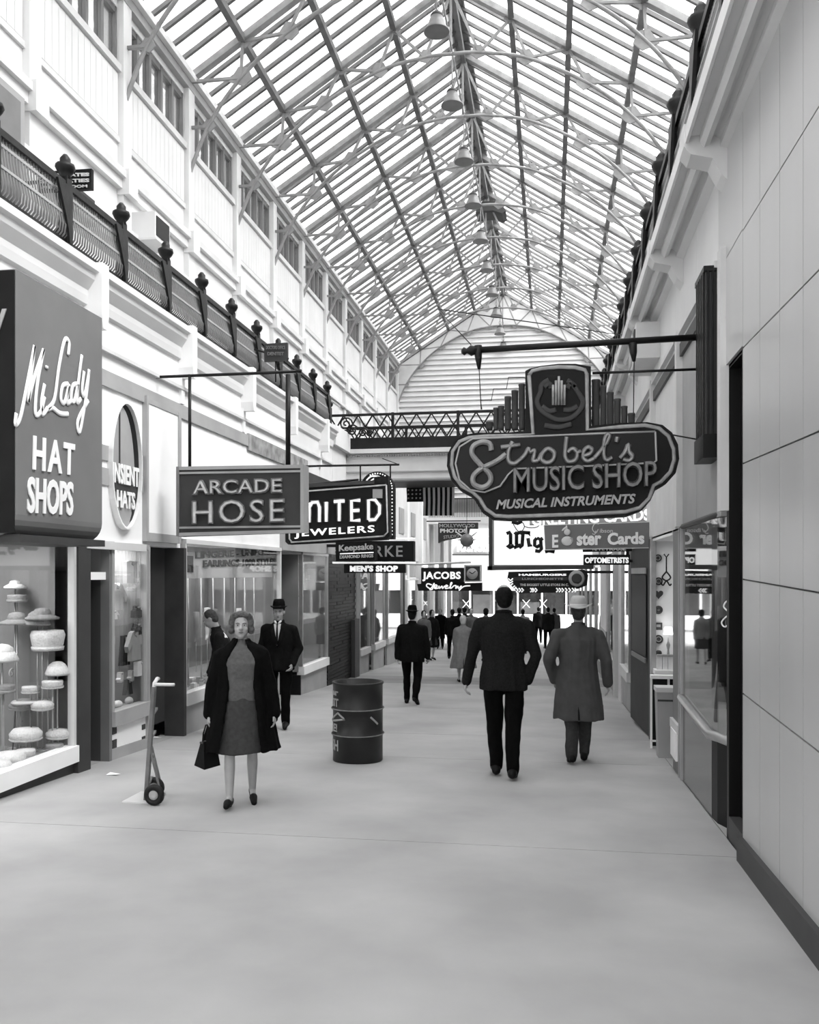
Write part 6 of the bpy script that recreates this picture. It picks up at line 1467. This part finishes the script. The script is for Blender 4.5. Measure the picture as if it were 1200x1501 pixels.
# man in suit and dark hat behind her
person('man in dark suit, narrow tie and dark hat walking toward the camera behind the woman', -3.66, 11.7, .12, 1.70,
    dict(legL=(.14, .1, .01), legR=(-.16, .15, .02), armL=(-.15, .26, .75, -.25), armR=(-.05, .2, .15, .05), head=(.05, .05), suitfront=True), topm='suit', hat='brim', vox=.012, hem=.82, W=1.12, fine=True)
# man looking into the hosiery window
person('man with greying hair bending to look in the hosiery window behind the woman', -4.08, 10.9, -1.15, 1.63,
    dict(lean=.30, head=(-.25, .55), legL=(0, 0, .03), legR=(0, 0, .03), armR=(.1, .1, .3, 0), armL=(.1, .1, .3, 0)), topm='jack', hair='hairg', vox=.014, shirt='shirt', hem=.8)
# tall man from behind
person('tall balding man in dark jacket and black trousers walking away in the middle', -.45, 8.75, PI+.05, 1.88,
    dict(legL=(.16, .12, -.05), legR=(-.16, .05, -.04), armR=(-.12, .30, .38, -.30), armL=(.08, .30, .04, .20), head=(.12, .03), curl=.55), topm='jack', legm='trou', hairstyle='balding', vox=.0115, hem=.80, W=1.16, fine=True)
# man in trench coat
person('man in long grey raincoat and pale felt hat walking away on the right', .30, 9.75, PI+.02, 1.73,
    dict(legR=(.14, .10, -.06), legL=(-.14, .12, -.05), armL=(-.16, .40, .50, -.20), armR=(-.02, .32, .14, .10), head=(0, .0), curl=.35), top='coat', topm='trench', legm='trou2', hat='wide', hatm='felt', hair='hairg', vox=.0115, hem=.47, flare=.035, W=1.17, fine=True)
# dark suited man further on
person('stocky man in black suit and small dark hat walking away left of centre', -2.36, 15.2, PI-.05, 1.66,
    dict(legL=(.12, .1, .01), legR=(-.2, .35, .02), armL=(-.1, .2, .12, .0), armR=(.08, .16, .1, .05), curl=.5), topm='suit', hat='brim', vox=.015, hem=.78, W=1.22)
# woman in long light coat
person('small woman in long pale coat and light headscarf walking away', -1.93, 19.9, PI+.15, 1.50,
    dict(lean=.12, legL=(.1, .1, .01), legR=(-.25, .6, .02), head=(0, .25), armL=(.15, .12, .5, 0), armR=(.1, .14, .3, 0)), top='coat', topm='tan', female=True, hairstyle='scarf', hatm='felt', vox=.018, hem=.38, flare=.11, W=1.15)
# far groups
far = [(612, 976, 1.60, 'coat', 'suit', 'short', 'short', False, PI, 'man in dark jacket mostly hidden beside the black suited man, farther away', 33),
 (621, 968, 1.58, 'jacket', 'knit', 'bob', 'bob', True, .3, 'woman in pale cardigan just beyond the black suited man', 27),
 (633, 962, 1.60, 'coat', 'suit', 'bob', 'bob', True, .6, 'woman in dark dress stepping right beyond the black suited man', 28),
 (645, 955, 1.62, 'coat', 'coat', 'short', 'short', False, 0, 'dark figure standing by the far left shop post', 36),
 (663, 958, 1.62, 'jacket', 'suit', 'short', 'short', False, PI, 'man in dark short-sleeved shirt at left of the far group', 29),
 (673, 955, 1.68, 'jacket', 'coat', 'short', 'short', False, PI, 'dark-coated man in the middle of the far group', 30),
 (681, 955, 1.70, 'jacket', 'suit', 'short', 'short', False, 2.8, 'tallest dark-haired man of the far group', 31),
 (690, 958, 1.66, 'jacket', 'knit', 'short', 'short', False, .4, 'person in patterned top carrying a parcel at right of the far group', 29.5),
 (712, 960, 1.66, 'jacket', 'tan', 'bob', 'bob', True, PI, 'woman in light top partly hidden by the tall man, on his left', 28),
 (766, 955, 1.64, 'jacket', 'tan', 'short', 'short', False, PI, 'dark-haired person in white shirt just right of the tall man, far off', 33),
 (789, 0, 1.72, 'jacket', 'suit', 'short', 'short', False, PI, 'man in dark suit, farther of the two men walking out at the far end', 42.5),
 (803, 0, 1.72, 'jacket', 'jack', 'short', 'short', False, PI+.2, 'man in dark jacket, nearer of the two men at the far end', 37),
 (812, 0, 1.70, 'jacket', 'trench', 'short', 'short', False, PI, 'man in grey jacket just behind the two men at the far end', 39),
 (894, 955, 1.6, 'jacket', 'knit', 'bob', 'bob', True, PI, 'small figure at the far right shops beside the man in the raincoat', 24)]
for i, (px, py, h_, tp, tm, hr, hs, fem, rz_, lb, Yp) in enumerate(far):
    p = atY(px, 900, Yp); sg = 1 if i % 2 else -1
    person(lb, p.x, Yp, rz_, h_, dict(legL=(.12*sg, .1, .02), legR=(-.15*sg, .2, .02), armL=(-.1*sg, .15, .3, 0), armR=(.1*sg, .15, .3, 0)), top='jacket' if tp == 'jacket' else 'coat', topm=tm, hairstyle=hs, vox=.022, female=fem, hem=.8 if tp == 'jacket' else .45, skirt=('skirt', .5) if fem else None, face=False, W=1.1)
